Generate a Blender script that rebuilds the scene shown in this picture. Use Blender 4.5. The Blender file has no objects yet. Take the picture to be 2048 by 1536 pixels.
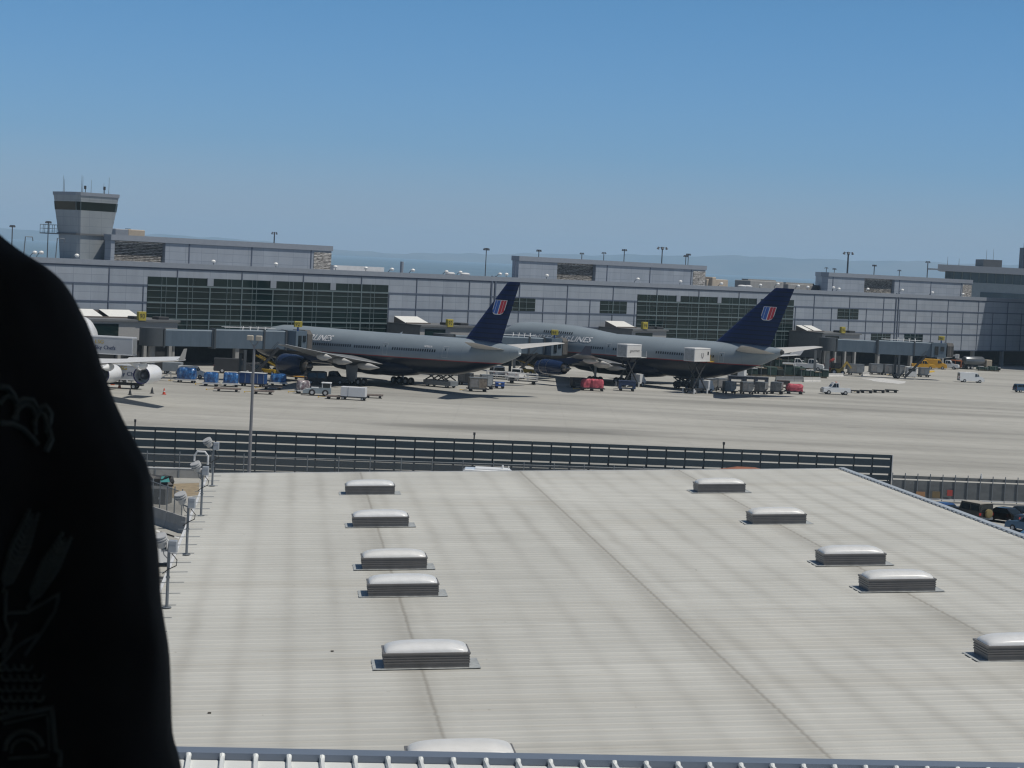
import bpy, math, random
from mathutils import Matrix, Vector
from mathutils.bvhtree import BVHTree
random.seed(7)
R = math.radians
scene = bpy.context.scene
COL = scene.collection

# ---------------------------------------------------------------- camera
F_PX, PITCH, ROLL, EYE = 4005.0, -0.061, 0.050, 21.70
CR, SR, CP, SP = math.cos(ROLL), math.sin(ROLL), math.cos(PITCH), math.sin(PITCH)
FW, UP, RT = Vector((0, CP, SP)), Vector((0, -SP, CP)), Vector((1, 0, 0))
CX, CY = RT * CR + UP * SR, UP * CR - RT * SR
cam_data = bpy.data.cameras.new('camera')
cam = bpy.data.objects.new('camera', cam_data)
COL.objects.link(cam)
cam_data.sensor_width = 36.0
cam_data.lens = F_PX / 2048 * 36.0
cam_data.clip_start = 0.05
cam_data.clip_end = 40000
m = Matrix((CX, CY, -FW)).transposed().to_4x4()
m.translation = Vector((0, 0, EYE))
cam.matrix_world = m
cam_data.dof.use_dof = True
cam_data.dof.focus_distance = 250
cam_data.dof.aperture_fstop = 34
scene.camera = cam

# ---------------------------------------------------------------- light
SUN = Vector((0.43, -0.15, 1.0)).normalized()      # towards the sun
SUN_EL = math.asin(SUN.z)
SUN_AZ = math.atan2(SUN.x, SUN.y)
world = bpy.data.worlds.new('World')
scene.world = world
world.use_nodes = True
wn, wl = world.node_tree.nodes, world.node_tree.links
for x in list(wn): wn.remove(x)
sky = wn.new('ShaderNodeTexSky')
sky.sky_type = 'NISHITA'
sky.sun_disc = False
sky.sun_elevation = SUN_EL
sky.sun_rotation = SUN_AZ
sky.altitude = 0
sky.air_density = 1.25
sky.dust_density = 0.35
sky.ozone_density = 3.0
tint = wn.new('ShaderNodeMix'); tint.data_type = 'RGBA'; tint.blend_type = 'MULTIPLY'
tint.inputs[0].default_value = 1.0
sg = wn.new('ShaderNodeTexCoord'); sx = wn.new('ShaderNodeSeparateXYZ'); wl.new(sg.outputs['Generated'], sx.inputs[0])
sr = wn.new('ShaderNodeValToRGB')      # clear dry air: the sky pales at the horizon and darkens towards the zenith
for e, (p, c) in zip([sr.color_ramp.elements[0], sr.color_ramp.elements[1], sr.color_ramp.elements.new(.055), sr.color_ramp.elements.new(.30), sr.color_ramp.elements.new(.13)],
                     ((0, (.80, 1.05, 1.92)), (1, (.15, .25, .38)), (.055, (.515, .925, 1.72)), (.30, (.30, .53, .82)), (.13, (.44, .885, 1.46)))):
    e.position = p; e.color = c + (1,)
wl.new(sx.outputs[2], sr.inputs[0]); wl.new(sr.outputs[0], tint.inputs[7])
bg = wn.new('ShaderNodeBackground')
bg.inputs[1].default_value = 0.060
wo = wn.new('ShaderNodeOutputWorld')
wl.new(sky.outputs[0], tint.inputs[6])
wl.new(tint.outputs[2], bg.inputs[0])
wl.new(bg.outputs[0], wo.inputs[0])
sd = bpy.data.lights.new('sun', 'SUN')
sd.energy = 3.6
sd.angle = R(0.53)
sd.color = (1.0, 0.945, 0.85)
so = bpy.data.objects.new('sun', sd)
so.rotation_euler = SUN.to_track_quat('Z', 'Y').to_euler()
so.location = (60, -20, 160)
COL.objects.link(so)
scene.view_settings.view_transform = 'Standard'
scene.view_settings.look = 'None'
scene.view_settings.exposure = 0.0
scene.view_settings.gamma = 1.0
HAZE = 0.74e-4
scene.cycles.max_bounces = 6
scene.cycles.transparent_max_bounces = 12
scene.cycles.volume_bounces = 1
scene.cycles.use_denoising = True
scene.cycles.filter_width = 1.25

# ---------------------------------------------------------------- helpers
def ray(px, py):
    X, Y = px - 1024, py - 768
    a, b = X * CR + Y * SR, -X * SR + Y * CR
    return Vector((a / F_PX, CP + SP * b / F_PX, SP - CP * b / F_PX))

def at(px, py, z=0.0):
    d = ray(px, py)
    return Vector((0, 0, EYE)) + d * ((z - EYE) / d.z)

def at_y(px, py, y):
    d = ray(px, py)
    return Vector((0, 0, EYE)) + d * (y / d.y)

class MB:
    """collects geometry and links it as one mesh object"""
    def __init__(s): s.v, s.f, s.sm, s.mi, s.M = [], [], [], [], Matrix()
    def add(s, vs, fs, smooth=False, mi=0):
        o = len(s.v)
        s.v += [tuple(s.M @ Vector(p)) for p in vs]
        for f in fs:
            s.f.append([i + o for i in f]); s.sm.append(smooth); s.mi.append(mi)
        return s
    def box(s, x0, x1, y0, y1, z0, z1, mi=0, tx=0, ty=0):
        return s.add([(x0, y0, z0), (x1, y0, z0), (x1, y1, z0), (x0, y1, z0),
                      (x0 + tx, y0 + ty, z1), (x1 - tx, y0 + ty, z1), (x1 - tx, y1 - ty, z1), (x0 + tx, y1 - ty, z1)],
                     [(0, 3, 2, 1), (4, 5, 6, 7), (0, 1, 5, 4), (1, 2, 6, 5), (2, 3, 7, 6), (3, 0, 4, 7)], False, mi)
    def bbox(s, x0, x1, y0, y1, z0, z1, b=.05, mi=0):
        """box with chamfered upright and top edges"""
        def ring(i, z): return [(x0 + i + b, y0 + i, z), (x1 - i - b, y0 + i, z), (x1 - i, y0 + i + b, z), (x1 - i, y1 - i - b, z),
                                (x1 - i - b, y1 - i, z), (x0 + i + b, y1 - i, z), (x0 + i, y1 - i - b, z), (x0 + i, y0 + i + b, z)]
        return s.loft([ring(0, z0), ring(0, z1 - b), ring(b, z1)], smooth=False, mi=mi)
    def quad(s, a, b, c, d, mi=0): return s.add([a, b, c, d], [(0, 1, 2, 3)], False, mi)
    def loft(s, rings, cap=True, smooth=True, closed=True, mi=0):
        n = len(rings[0]); vs = [p for r in rings for p in r]; fs = []
        for i in range(len(rings) - 1):
            for j in range(n if closed else n - 1):
                k = (j + 1) % n
                fs.append((i * n + j, i * n + k, (i + 1) * n + k, (i + 1) * n + j))
        s.add(vs, fs, smooth, mi)
        if cap and closed:
            s.add(rings[0], [tuple(range(n))[::-1]], False, mi); s.add(rings[-1], [tuple(range(n))], False, mi)
        return s
    def tube(s, p0, p1, r0, r1=None, n=8, mi=0, cap=True):
        r1 = r0 if r1 is None else r1
        p0, p1 = Vector(p0), Vector(p1); q = (p1 - p0).to_track_quat('Z', 'Y')
        rg = [[tuple(p + q @ Vector((r * math.cos(2 * math.pi * i / n), r * math.sin(2 * math.pi * i / n), 0))) for i in range(n)]
              for p, r in ((p0, r0), (p1, r1))]
        return s.loft(rg, cap, True, True, mi)
    def path(s, pts, r, n=6, mi=0):
        pts = [Vector(p) for p in pts]; rg = []
        rr = r if isinstance(r, (list, tuple)) else [r] * len(pts)
        up = Vector((0.13, .21, 1))
        for i, p in enumerate(pts):
            t = (pts[min(i + 1, len(pts) - 1)] - pts[max(i - 1, 0)]).normalized()
            a = t.cross(up)
            if a.length < .05: a = t.cross(Vector((1, 0, 0)))
            a.normalize(); b = a.cross(t)
            rg.append([tuple(p + a * rr[i] * math.cos(2 * math.pi * k / n) + b * rr[i] * math.sin(2 * math.pi * k / n)) for k in range(n)])
        return s.loft(rg, True, True, True, mi)
    def bar(s, p0, p1, w, h, mi=0):
        p0, p1 = Vector(p0), Vector(p1); t = (p1 - p0).normalized()
        a = t.cross(Vector((0, 0, 1)))
        if a.length < .01: a = Vector((1, 0, 0))
        a.normalize(); b = a.cross(t)
        rg = [[tuple(p + a * x * w / 2 + b * y * h / 2) for x, y in ((-1, -1), (1, -1), (1, 1), (-1, 1))] for p in (p0, p1)]
        return s.loft(rg, True, False, True, mi)
    def lathe(s, prof, o=(0, 0, 0), axis='X', n=20, mi=0, sy=1, sz=1, cap=True):
        rg = []
        for t, r in prof:
            rr = []
            for i in range(n):
                c, q = r * math.cos(2 * math.pi * i / n), r * math.sin(2 * math.pi * i / n)
                p = {'X': (t, c * sy, q * sz), 'Y': (c, t, q), 'Z': (c, q, t)}[axis]
                rr.append((p[0] + o[0], p[1] + o[1], p[2] + o[2]))
            rg.append(rr)
        return s.loft(rg, cap, True, True, mi)
    def prism(s, poly, ext, mi=0, smooth=False):
        e = Vector(ext)
        return s.loft([poly, [tuple(Vector(p) + e) for p in poly]], True, smooth, True, mi)
    def build(s, name, mat_, parent=None, ang=40):
        me = bpy.data.meshes.new(name)
        me.from_pydata(s.v, [], s.f)
        for mm in (mat_ if isinstance(mat_, (list, tuple)) else [mat_]): me.materials.append(mm)
        me.polygons.foreach_set('use_smooth', s.sm)
        me.polygons.foreach_set('material_index', s.mi)
        import bmesh
        bm = bmesh.new(); bm.from_mesh(me)
        bmesh.ops.remove_doubles(bm, verts=bm.verts, dist=1e-5)
        bmesh.ops.recalc_face_normals(bm, faces=bm.faces)
        bm.to_mesh(me); bm.free()
        if any(s.sm): me.set_sharp_from_angle(angle=R(ang))
        me.update()
        o = bpy.data.objects.new(name, me); COL.objects.link(o)
        if parent is not None: o.parent = parent
        return o

def tag(o, label=None, cat=None, group=None, kind=None):
    for k, v in (('label', label), ('category', cat), ('group', group), ('kind', kind)):
        if v: o[k] = v
    return o
def thing(name, label, cat, loc=(0, 0, 0), rz=0.0, group=None):
    o = bpy.data.objects.new(name, None); COL.objects.link(o)
    o.location = loc; o.rotation_euler = (0, 0, rz); o.empty_display_size = .5
    return tag(o, label, cat, group)
KIDS = {}
def kids(o): return [c for c in o.children]
def copy_tree(o, loc, rz, label=None, group=None, parent=None, scale=None):
    c = o.copy(); COL.objects.link(c)
    if parent is None:
        c.location = loc; c.rotation_euler = (0, 0, rz)
        if label: c['label'] = label
        if group: c['group'] = group
        if scale: c.scale = scale
    else: c.parent = parent
    for ch in kids(o): copy_tree(ch, None, None, parent=c)
    return c

MATS = {}
def mat(name, col, rough=.6, metal=0.0, var=.10, scale=1.2, spec=.5, bump=0.0, bscale=20, stretch=(1, 1, 1), coat=0):
    if name in MATS: return MATS[name]
    mm = bpy.data.materials.new(name); mm.use_nodes = True
    nt = mm.node_tree; p = nt.nodes['Principled BSDF']
    p.inputs['Roughness'].default_value = rough; p.inputs['Metallic'].default_value = metal
    p.inputs['Specular IOR Level'].default_value = spec
    if coat: p.inputs['Coat Weight'].default_value = coat
    tc = nt.nodes.new('ShaderNodeTexCoord'); mp = nt.nodes.new('ShaderNodeMapping')
    mp.inputs['Scale'].default_value = stretch
    nt.links.new(tc.outputs['Object'], mp.inputs[0])
    nz = nt.nodes.new('ShaderNodeTexNoise'); nz.inputs['Scale'].default_value = scale; nz.inputs['Detail'].default_value = 6
    nz.inputs['Roughness'].default_value = .65
    nt.links.new(mp.outputs[0], nz.inputs['Vector'])
    cr = nt.nodes.new('ShaderNodeValToRGB')
    cr.color_ramp.elements[0].position = .3; cr.color_ramp.elements[1].position = .7
    cr.color_ramp.elements[0].color = tuple(c * (1 - var) for c in col) + (1,)
    cr.color_ramp.elements[1].color = tuple(min(1, c * (1 + var * .8)) for c in col) + (1,)
    nt.links.new(nz.outputs[0], cr.inputs[0]); nt.links.new(cr.outputs[0], p.inputs['Base Color'])
    if bump:
        n2 = nt.nodes.new('ShaderNodeTexNoise'); n2.inputs['Scale'].default_value = bscale; n2.inputs['Detail'].default_value = 4
        nt.links.new(tc.outputs['Object'], n2.inputs['Vector'])
        bp = nt.nodes.new('ShaderNodeBump'); bp.inputs['Strength'].default_value = bump; bp.inputs['Distance'].default_value = .05
        nt.links.new(n2.outputs[0], bp.inputs['Height']); nt.links.new(bp.outputs[0], p.inputs['Normal'])
    MATS[name] = mm
    return mm

class NT:
    """small node-graph helper for the special materials"""
    def __init__(s, name, rough=.6, metal=0.0, spec=.5):
        s.m = bpy.data.materials.new(name); s.m.use_nodes = True; s.nt = s.m.node_tree
        s.p = s.nt.nodes['Principled BSDF']
        s.p.inputs['Roughness'].default_value = rough; s.p.inputs['Metallic'].default_value = metal
        s.p.inputs['Specular IOR Level'].default_value = spec
        s.tc = s.nt.nodes.new('ShaderNodeTexCoord')
        x = s.nt.nodes.new('ShaderNodeSeparateXYZ'); s.link(s.tc.outputs['Object'], x.inputs[0])
        s.x, s.y, s.z = x.outputs
        MATS[name] = s.m
    def link(s, a, b): s.nt.links.new(a, b)
    def math(s, op, a, b=None, c=None):
        n = s.nt.nodes.new('ShaderNodeMath'); n.operation = op
        for i, q in enumerate((a, b, c)):
            if q is None: continue
            if isinstance(q, (int, float)): n.inputs[i].default_value = q
            else: s.link(q, n.inputs[i])
        return n.outputs[0]
    def noise(s, scale, detail=6, stretch=(1, 1, 1), rough=.6, loc=(0, 0, 0)):
        mp = s.nt.nodes.new('ShaderNodeMapping'); mp.inputs['Scale'].default_value = stretch; mp.inputs['Location'].default_value = loc
        s.link(s.tc.outputs['Object'], mp.inputs[0])
        n = s.nt.nodes.new('ShaderNodeTexNoise'); n.inputs['Scale'].default_value = scale; n.inputs['Detail'].default_value = detail
        n.inputs['Roughness'].default_value = rough
        s.link(mp.outputs[0], n.inputs['Vector']); return n.outputs[0]
    def ramp(s, v, els, const=False):
        n = s.nt.nodes.new('ShaderNodeValToRGB'); e = n.color_ramp.elements
        if const: n.color_ramp.interpolation = 'CONSTANT'
        while len(e) < len(els): e.new(.5)
        for q, (p, c) in zip(e, els):
            q.position = p; q.color = (c, c, c, 1) if isinstance(c, (int, float)) else tuple(c) + (1,)
        s.link(v, n.inputs[0]); return n.outputs[0]
    def mix(s, f, a, b, mode='MIX'):
        n = s.nt.nodes.new('ShaderNodeMix'); n.data_type = 'RGBA'; n.blend_type = mode
        for i, q in ((0, f), (6, a), (7, b)):
            if isinstance(q, (int, float)): n.inputs[i].default_value = q
            elif isinstance(q, (tuple, list)): n.inputs[i].default_value = tuple(q) + (1,)
            else: s.link(q, n.inputs[i])
        return n.outputs[2]
    def out(s, c): s.link(c, s.p.inputs['Base Color']); return s.m
    def bump(s, h, strength=.3, dist=.05):
        b = s.nt.nodes.new('ShaderNodeBump'); b.inputs['Strength'].default_value = strength; b.inputs['Distance'].default_value = dist
        s.link(h, b.inputs['Height']); s.link(b.outputs[0], s.p.inputs['Normal'])
    def line(s, v, period, width, off=0.0):
        """1 on a thin line every period, else 0"""
        q = s.math('ADD', v, 1000 * period - off + width / 2)
        return s.math('LESS_THAN', s.math('MODULO', q, period), width)

def text_geo(txt, size, shear=0.0):
    cu = bpy.data.curves.new('lettering', 'FONT'); cu.body = txt; cu.size = size; cu.shear = shear; cu.resolution_u = 3
    o = bpy.data.objects.new('lettering', cu); COL.objects.link(o)
    bpy.context.view_layer.update()
    me = bpy.data.meshes.new_from_object(o.evaluated_get(bpy.context.evaluated_depsgraph_get()))
    vs = [tuple(v.co) for v in me.vertices]; fs = [tuple(p.vertices) for p in me.polygons]
    bpy.data.objects.remove(o); bpy.data.curves.remove(cu); bpy.data.meshes.remove(me)
    return vs, fs
def lettering(name, txt, size, fn, mat_, parent, shear=0.0, bold=0.0):
    """flat letters mapped onto a surface by fn(x, y) -> point"""
    vs, fs = text_geo(txt, size, shear)
    b = MB(); b.add([fn(v[0], v[1]) for v in vs], fs)
    if bold: b.add([fn(v[0] + bold, v[1] + bold * .4) for v in vs], fs)
    return b.build(name, mat_, parent)

# common paints
white_paint = mat('white_paint', (.74, .75, .75), .35, var=.06)
dull_white = mat('dull_white', (.60, .61, .62), .5, var=.12)
black_rubber = mat('black_rubber', (.02, .02, .022), .8)
dark_glass = mat('dark_glass', (.012, .018, .022), .08, var=.05)
chrome = mat('bright_metal', (.55, .57, .6), .3, .9)
alu = mat('aluminium', (.42, .43, .43), .45, .6, var=.22, scale=2.5)
dark_steel = mat('dark_steel', (.028, .030, .034), .6, var=.2)
grey_steel = mat('grey_steel', (.19, .21, .23), .5, .2, var=.15)
yellow_paint = mat('yellow_paint', (.55, .35, .03), .5, var=.18)
sign_yellow = mat('sign_yellow', (.36, .30, .04), .6, var=.2)
orange_paint = mat('orange_paint', (.60, .13, .03), .5)
navy_paint = mat('navy_paint', (.014, .03, .085), .35, var=.1)
blue_paint = mat('blue_paint', (.03, .09, .32), .45, var=.2)
red_cloth = mat('red_cloth', (.46, .085, .115), .75, var=.3, scale=2)
red_light = mat('red_light', (.35, .01, .01), .3)
# ================================================================ ground, hills
g = NT('apron_concrete', .85, spec=.25)
base = g.ramp(g.noise(.012, 8, (1, 2.2, 1)), [(.30, (.315, .309, .286)), (.5, (.37, .364, .337)), (.72, (.42, .413, .385))])
tracks = g.ramp(g.noise(.02, 7, (.35, 3.2, 1), loc=(40, 11, 0)), [(.42, 1.02), (.64, .78)])
streak = g.ramp(g.noise(.05, 7, (.12, 2.6, 1), loc=(9, 3, 0)), [(.36, 1.05), (.52, .98), (.70, .82)])
fine = g.ramp(g.noise(.9, 8, (.5, 1, 1)), [(.3, .9), (.7, 1.06)])
stain = g.ramp(g.noise(.11, 6, (.5, 1, 1), loc=(5, 5, 0)), [(.62, 1), (.74, .70)])
c = g.mix(1.0, base, tracks, 'MULTIPLY'); c = g.mix(1.0, c, fine, 'MULTIPLY'); c = g.mix(1.0, c, stain, 'MULTIPLY'); c = g.mix(1.0, c, streak, 'MULTIPLY')
# worn dark streak of asphalt and rubber in the concrete
_c0, _c1 = at(1040, 857), at(1300, 856)
ex = g.math('DIVIDE', g.math('SUBTRACT', g.x, _c0.x), 21.0); ey = g.math('DIVIDE', g.math('SUBTRACT', g.math('SUBTRACT', g.y, _c0.y), g.math('MULTIPLY', g.math('SUBTRACT', g.x, _c0.x), .25)), 8.5)
er = g.math('SQRT', g.math('ADD', g.math('MULTIPLY', ex, ex), g.math('MULTIPLY', ey, ey)))
er = g.math('ADD', er, g.math('MULTIPLY', g.math('SUBTRACT', g.noise(.10, 7, (.35, 1.6, 1), loc=(7, 7, 0)), .5), 1.5))
c = g.mix(g.ramp(er, [(.45, .62), (1.0, 0)]), c, (.125, .125, .118))
blot = g.ramp(g.noise(.028, 6, (.30, 1.3, 1), loc=(31, 17, 0), rough=.55), [(.54, 0), (.70, .42)])
c = g.mix(blot, c, (.20, .20, .19))
jx = g.math('MAXIMUM', g.line(g.x, 7.6, .14), g.line(g.y, 7.6, .14))
c = g.mix(g.math('MULTIPLY', jx, .09), c, (.10, .10, .095))
g.out(c)
b = MB(); xs = [-6200, -2500, -1000, -400, 0, 400, 1000, 2500, 6200]; ys = [-600, 0, 150, 300, 600, 1200, 4000, 20000]
b.add([(x, y, 0) for y in ys for x in xs], [(j * 9 + i, j * 9 + i + 1, (j + 1) * 9 + i + 1, (j + 1) * 9 + i) for j in range(len(ys) - 1) for i in range(8)])
tag(b.build('ground', g.m), kind='structure')

def blob(name, pts, m, z):
    bb = MB(); bb.add([(p.x, p.y, z) for p in pts], [tuple(range(len(pts)))])
    return tag(bb.build(name, m), kind='structure')
def ragged(pts, n=5, a=1.0):
    out = []
    for i, p in enumerate(pts):
        q = pts[(i + 1) % len(pts)]
        for k in range(n): out.append(p.lerp(q, k / n) + Vector((random.uniform(-a, a), random.uniform(-a, a), 0)))
    return out
blob('white_wash', ragged([at(*q) for q in ((1722, 757), (1770, 757), (1812, 763), (1800, 768), (1760, 764))], 4, .5), mat('white_wash', (.50, .50, .49), .8, var=.2), .012)
blob('yellow_marking', [at(*q) for q in ((1853, 742), (1868, 741), (1870, 744), (1855, 746))], yellow_paint, .014)
lot = mat('lot_concrete', (.36, .355, .33), .9, var=.16, scale=.35)
P = [at(1700, 1003), at(2300, 1022)]
blob('parking_lot', [Vector((19.5, P[0].y - 6, 0)), P[1] + Vector((25, 0, 0)), Vector((95, 90, 0)), Vector((19.5, 40, 0))], lot, .016)

hm = NT('dry_hills', .95, spec=.1)
hm.out(hm.ramp(hm.noise(.0011, 8, (1, .5, 3)), [(.35, (.045, .07, .075)), (.6, (.13, .13, .12))]))
b = MB(); rows = []
RIDGE = ((-2600, 48), (-1943, 54), (-1500, 58), (-1216, 61), (-970, 47), (-731, 33), (-553, 31), (-300, 40), (0, 55), (400, 70), (800, 86), (1024, 95), (1220, 92), (1583, 104), (2100, 110), (2600, 108))
def ridge(x):
    for (x0, h0), (x1, h1) in zip(RIDGE, RIDGE[1:]):
        if x <= x1: break
    t = max(0, (x - x0) / (x1 - x0))
    return h0 + (h1 - h0) * t + 2.2 * math.sin(x / 61) + 1.6 * math.sin(x / 33 + 1) + 1.2 * math.sin(x / 17)
nx = 260
for j, (dy, k) in enumerate(((-700, 0), (-420, .42), (-180, .8), (0, 1.0), (500, .8))):
    rows.append([((-2600 + 5200 * i / nx) * 2.195, 18000 + dy * 2 + 130 * math.sin(i * .37 + j), -1 if k == 0 else max(2, (21.7 + (ridge(-2600 + 5200 * i / nx) - 21.7) * 2.195) * k + (0 if k == 1 else 12 * math.sin(i * .9 + j * 2)))) for i in range(nx + 1)])
b.loft(rows, cap=False, closed=False)
tag(b.build('hills', hm.m), kind='structure')

# ================================================================ terminal
TER = Vector((0, 415.1, 0)); TA = math.atan(.958)
TD, TN = Vector((math.cos(TA), math.sin(TA), 0)), Vector((math.sin(TA), -math.cos(TA), 0))
def onf(px, py, off=0.0):
    r = ray(px, py); o = TER + TN * off; t = (o - Vector((0, 0, EYE))).dot(TN) / r.dot(TN)
    Q = Vector((0, 0, EYE)) + r * t
    return (Q - o).dot(TD), Q.z
def tw(s, off, z=0.0): return TER + TD * s + TN * off + Vector((0, 0, z))

pm = NT('facade_panels', .5, .1, .4)
cell = pm.nt.nodes.new('ShaderNodeTexWhiteNoise'); cell.noise_dimensions = '2D'
cv = pm.nt.nodes.new('ShaderNodeCombineXYZ')
pm.link(pm.math('FLOOR', pm.math('DIVIDE', pm.math('ADD', pm.x, -.8), 3.525)), cv.inputs[0])
pm.link(pm.math('FLOOR', pm.math('DIVIDE', pm.math('ADD', pm.z, .6), 1.5)), cv.inputs[1]); pm.link(cv.outputs[0], cell.inputs['Vector'])
tone = pm.ramp(cell.outputs['Value'], [(0, (.285, .318, .365)), (1, (.32, .353, .40))])
tone = pm.mix(1.0, tone, pm.ramp(pm.noise(.5, 6, (1, 1, .25)), [(.3, .90), (.7, 1.05)]), 'MULTIPLY')
jl = pm.math('MAXIMUM', pm.line(pm.x, 3.525, .09, .8), pm.line(pm.z, 1.5, .09, .9))
tone = pm.mix(pm.math('MULTIPLY', jl, .38), tone, (.10, .12, .15))
pm.out(tone); facade = pm.m
cap_grey = mat('parapet_metal', (.25, .275, .315), .5, .1, var=.06)
reveal = mat('facade_reveal', (.085, .105, .15), .6)
glazing = mat('terminal_glass', (.006, .017, .017), .05, var=.35, scale=.12, spec=.3)
frame_m = mat('glazing_bars', (.12, .16, .17), .5)
shade_void = mat('undercroft_shade', (.022, .024, .027), .9, var=.3)  # near-black colour stands for the shade under the terminal and gatehouses
concrete = mat('pale_concrete', (.27, .27, .265), .85, var=.15)
roofgrey = mat('roof_membrane', (.40, .40, .39), .9)

T = thing('terminal_building', 'long grey panelled airport terminal with two dark glass walls and three roof penthouses', 'terminal', TER, TA)
S0, S1 = -170.0, 260.0
b = MB(); b.box(S0, S1, 0, 44, 4.1, 17.9); b.build('wall', facade, T)
b = MB(); b.box(S0, S1, -.22, .6, 17.55, 18.45); b.box(S0, S1, .6, 44, 17.9, 17.96); b.build('parapet', cap_grey, T)
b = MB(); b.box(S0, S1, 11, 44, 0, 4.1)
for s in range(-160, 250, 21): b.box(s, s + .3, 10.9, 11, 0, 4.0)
b.build('undercroft', shade_void, T)
for k in range(-12, 18):
    b = MB(); b.bbox(.8 + 14.1 * k - .45, .8 + 14.1 * k + .45, .5, 1.4, 0, 4.1, .06); b.build('column', concrete, T)
b = MB()
for z in (17.40, 14.37, 11.35, 8.42): b.box(S0, S1, -.10, 0, z - .12, z + .12)
b.box(S0, S1, -.12, 0, 4.1, 4.35)
for k in range(-12, 19):
    s = .8 + 14.1 * k
    b.box(s - .09, s + .09, -.13, 0, 4.36, 17.54)
    s += 7.05
    b.box(s - .08, s + .08, -.13, 0, 4.36, 14.5)
for s in (-6.9, 133.2):
    b.box(s - .5, s - .15, -.2, 0, 4.36, 18.6); b.box(s + .55, s + .9, -.2, 0, 4.36, 18.6)
b.build('facade_grid', reveal, T)

def glass_block(name, s0, s1, z0, z1, hor, ver, bays=True):
    b = MB(); b.box(s0, s1, -.06, 0, z0, z1); w = b.build(name, glazing, T)
    f = MB()
    for z in hor: f.box(s0, s1, -.16, -.06, z - .045, z + .045)
    for s in ver: f.box(s - .04, s + .04, -.15, -.06, z0, z1)
    for z in (14.37, 11.35, 8.42):
        if z0 < z < z1: f.box(s0, s1, -.20, -.06, z - .14, z + .14)
    for k in range(-24, 36):
        s = .8 + 7.05 * k
        if s0 + .5 < s < s1 - .5: f.box(s - .11, s + .11, -.19, -.06, z0, z1 if k % 2 == 0 else min(z1, 14.37))
    f.build('frame', frame_m, w)
    return w
for s0, s1 in ((-90.0, -34.7), (36.8, 91.7)):
    ver = []
    k0 = math.floor((s0 - .8) / 7.05)
    for k in range(k0, k0 + 10):
        for d in (2.35, 3.3):
            s = .8 + 7.05 * k + d + (1.4 if k % 2 else 0)
            if s0 + .3 < s < s1 - .3: ver.append(s)
    glass_block('glass_wall', s0, s1, 4.6, 15.88, (13.45, 12.25, 10.4, 9.35, 7.45, 6.4), ver)
    for k in range(k0, k0 + 12):
        s = .8 + 7.05 * k
        if k % 2 and s0 + 1 < s < s1 - 1: b = MB(); b.box(s - .66, s + .66, -.23, -.05, 14.58, 15.95); b.build('glass_pier', cap_grey, T)
for s0, s1, z0, z1 in ((-3.9, 5.5, 11.55, 14.2), (25.1, 33.5, 11.55, 14.2), (109.0, 117.4, 11.7, 14.2), (123.2, 131.4, 4.7, 8.3), (137.3, 145.4, 4.7, 8.3), (-17.8, -9, 4.7, 8.3)):
    glass_block('window', s0, s1, z0, z1, (z1 - .75, z0 + .6), [s0 + (s1 - s0) * q for q in (.3, .72)])

# penthouses with louvre screens
lv = NT('glint_louvre', .55, .0, .4)
band = lv.math('FRACT', lv.math('ADD', lv.math('MULTIPLY', lv.z, 3.6), lv.math('MULTIPLY', lv.noise(.8, 3, (1, 1, 3)), .6)))
lc = lv.ramp(lv.noise(2.2, 6, (.7, 1, 6.0)), [(.33, (.07, .065, .06)), (.44, (.26, .24, .22)), (.56, (.72, .69, .64))])  # pale end of the noise paints sun glints on the slats
lv.out(lv.mix(lv.math('LESS_THAN', band, .42), lc, (.06, .055, .055)))
shadow_gap = mat('recess_dark', (.05, .055, .065), .8)
tan_panel = mat('tan_panel', (.42, .36, .29), .8)
for i, (s0, s1, r0, r1) in enumerate(((-92.7, -42.8, -91.9, -81.2), (7.9, 68.3, 19.5, 31.5), (114.9, 178.3, 130, 143))):
    b = MB(); y0 = 8.0
    b.prism([(s0, y0, 17.9), (r0, y0, 17.9), (r0, y0 + 1.1, 17.9), (r1, y0 + 1.1, 17.9), (r1, y0, 17.9), (s1, y0, 17.9), (s1, y0 + 14, 17.9), (s0 + 13, y0 + 14, 17.9), (s0, y0 + 2, 17.9)], (0, 0, 4.05))
    ph = b.build('penthouse', facade, T)
    b = MB(); b.prism([(s0 - .15, y0 - .25, 21.955), (s1 + .15, y0 - .25, 21.955), (s1 + .15, y0 + 14.1, 21.955), (s0 + 12.9, y0 + 14.1, 21.955), (s0 - .15, y0 + 2.2, 21.955)], (0, 0, 1.0)); b.build('roof_band', cap_grey, ph)
    b = MB()
    for k in range(int((s1 - s0) / 14.1) + 1):
        s = s1 - 5.0 - 14.1 * k
        if s > r1 or s < r0: b.box(s - .12, s + .12, y0 - .08, y0, 17.95, 21.95)
    b.build('facade_grid', reveal, ph)
    b = MB()
    n = 22
    for k in range(n):
        z = 18.05 + 3.3 * k / n
        b.add([(r0 + .1, y0 + .75, z), (r1 - .1, y0 + .75, z), (r1 - .1, y0 + .98, z + .17), (r0 + .1, y0 + .98, z + .17), (r0 + .1, y0 + .78, z - .03), (r1 - .1, y0 + .78, z - .03)],
              [(0, 1, 2, 3), (0, 4, 5, 1)])
    b.box(r0, r1, y0 + 1.0, y0 + 1.09, 17.95, 21.9)
    b.build('louvre_screen', lv.m, ph)
    b = MB(); b.box(s1 - 4.3, s1 - .05, y0 - .1, y0, 17.95, 21.6); b.build('end_louvre', lv.m, ph)
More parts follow.
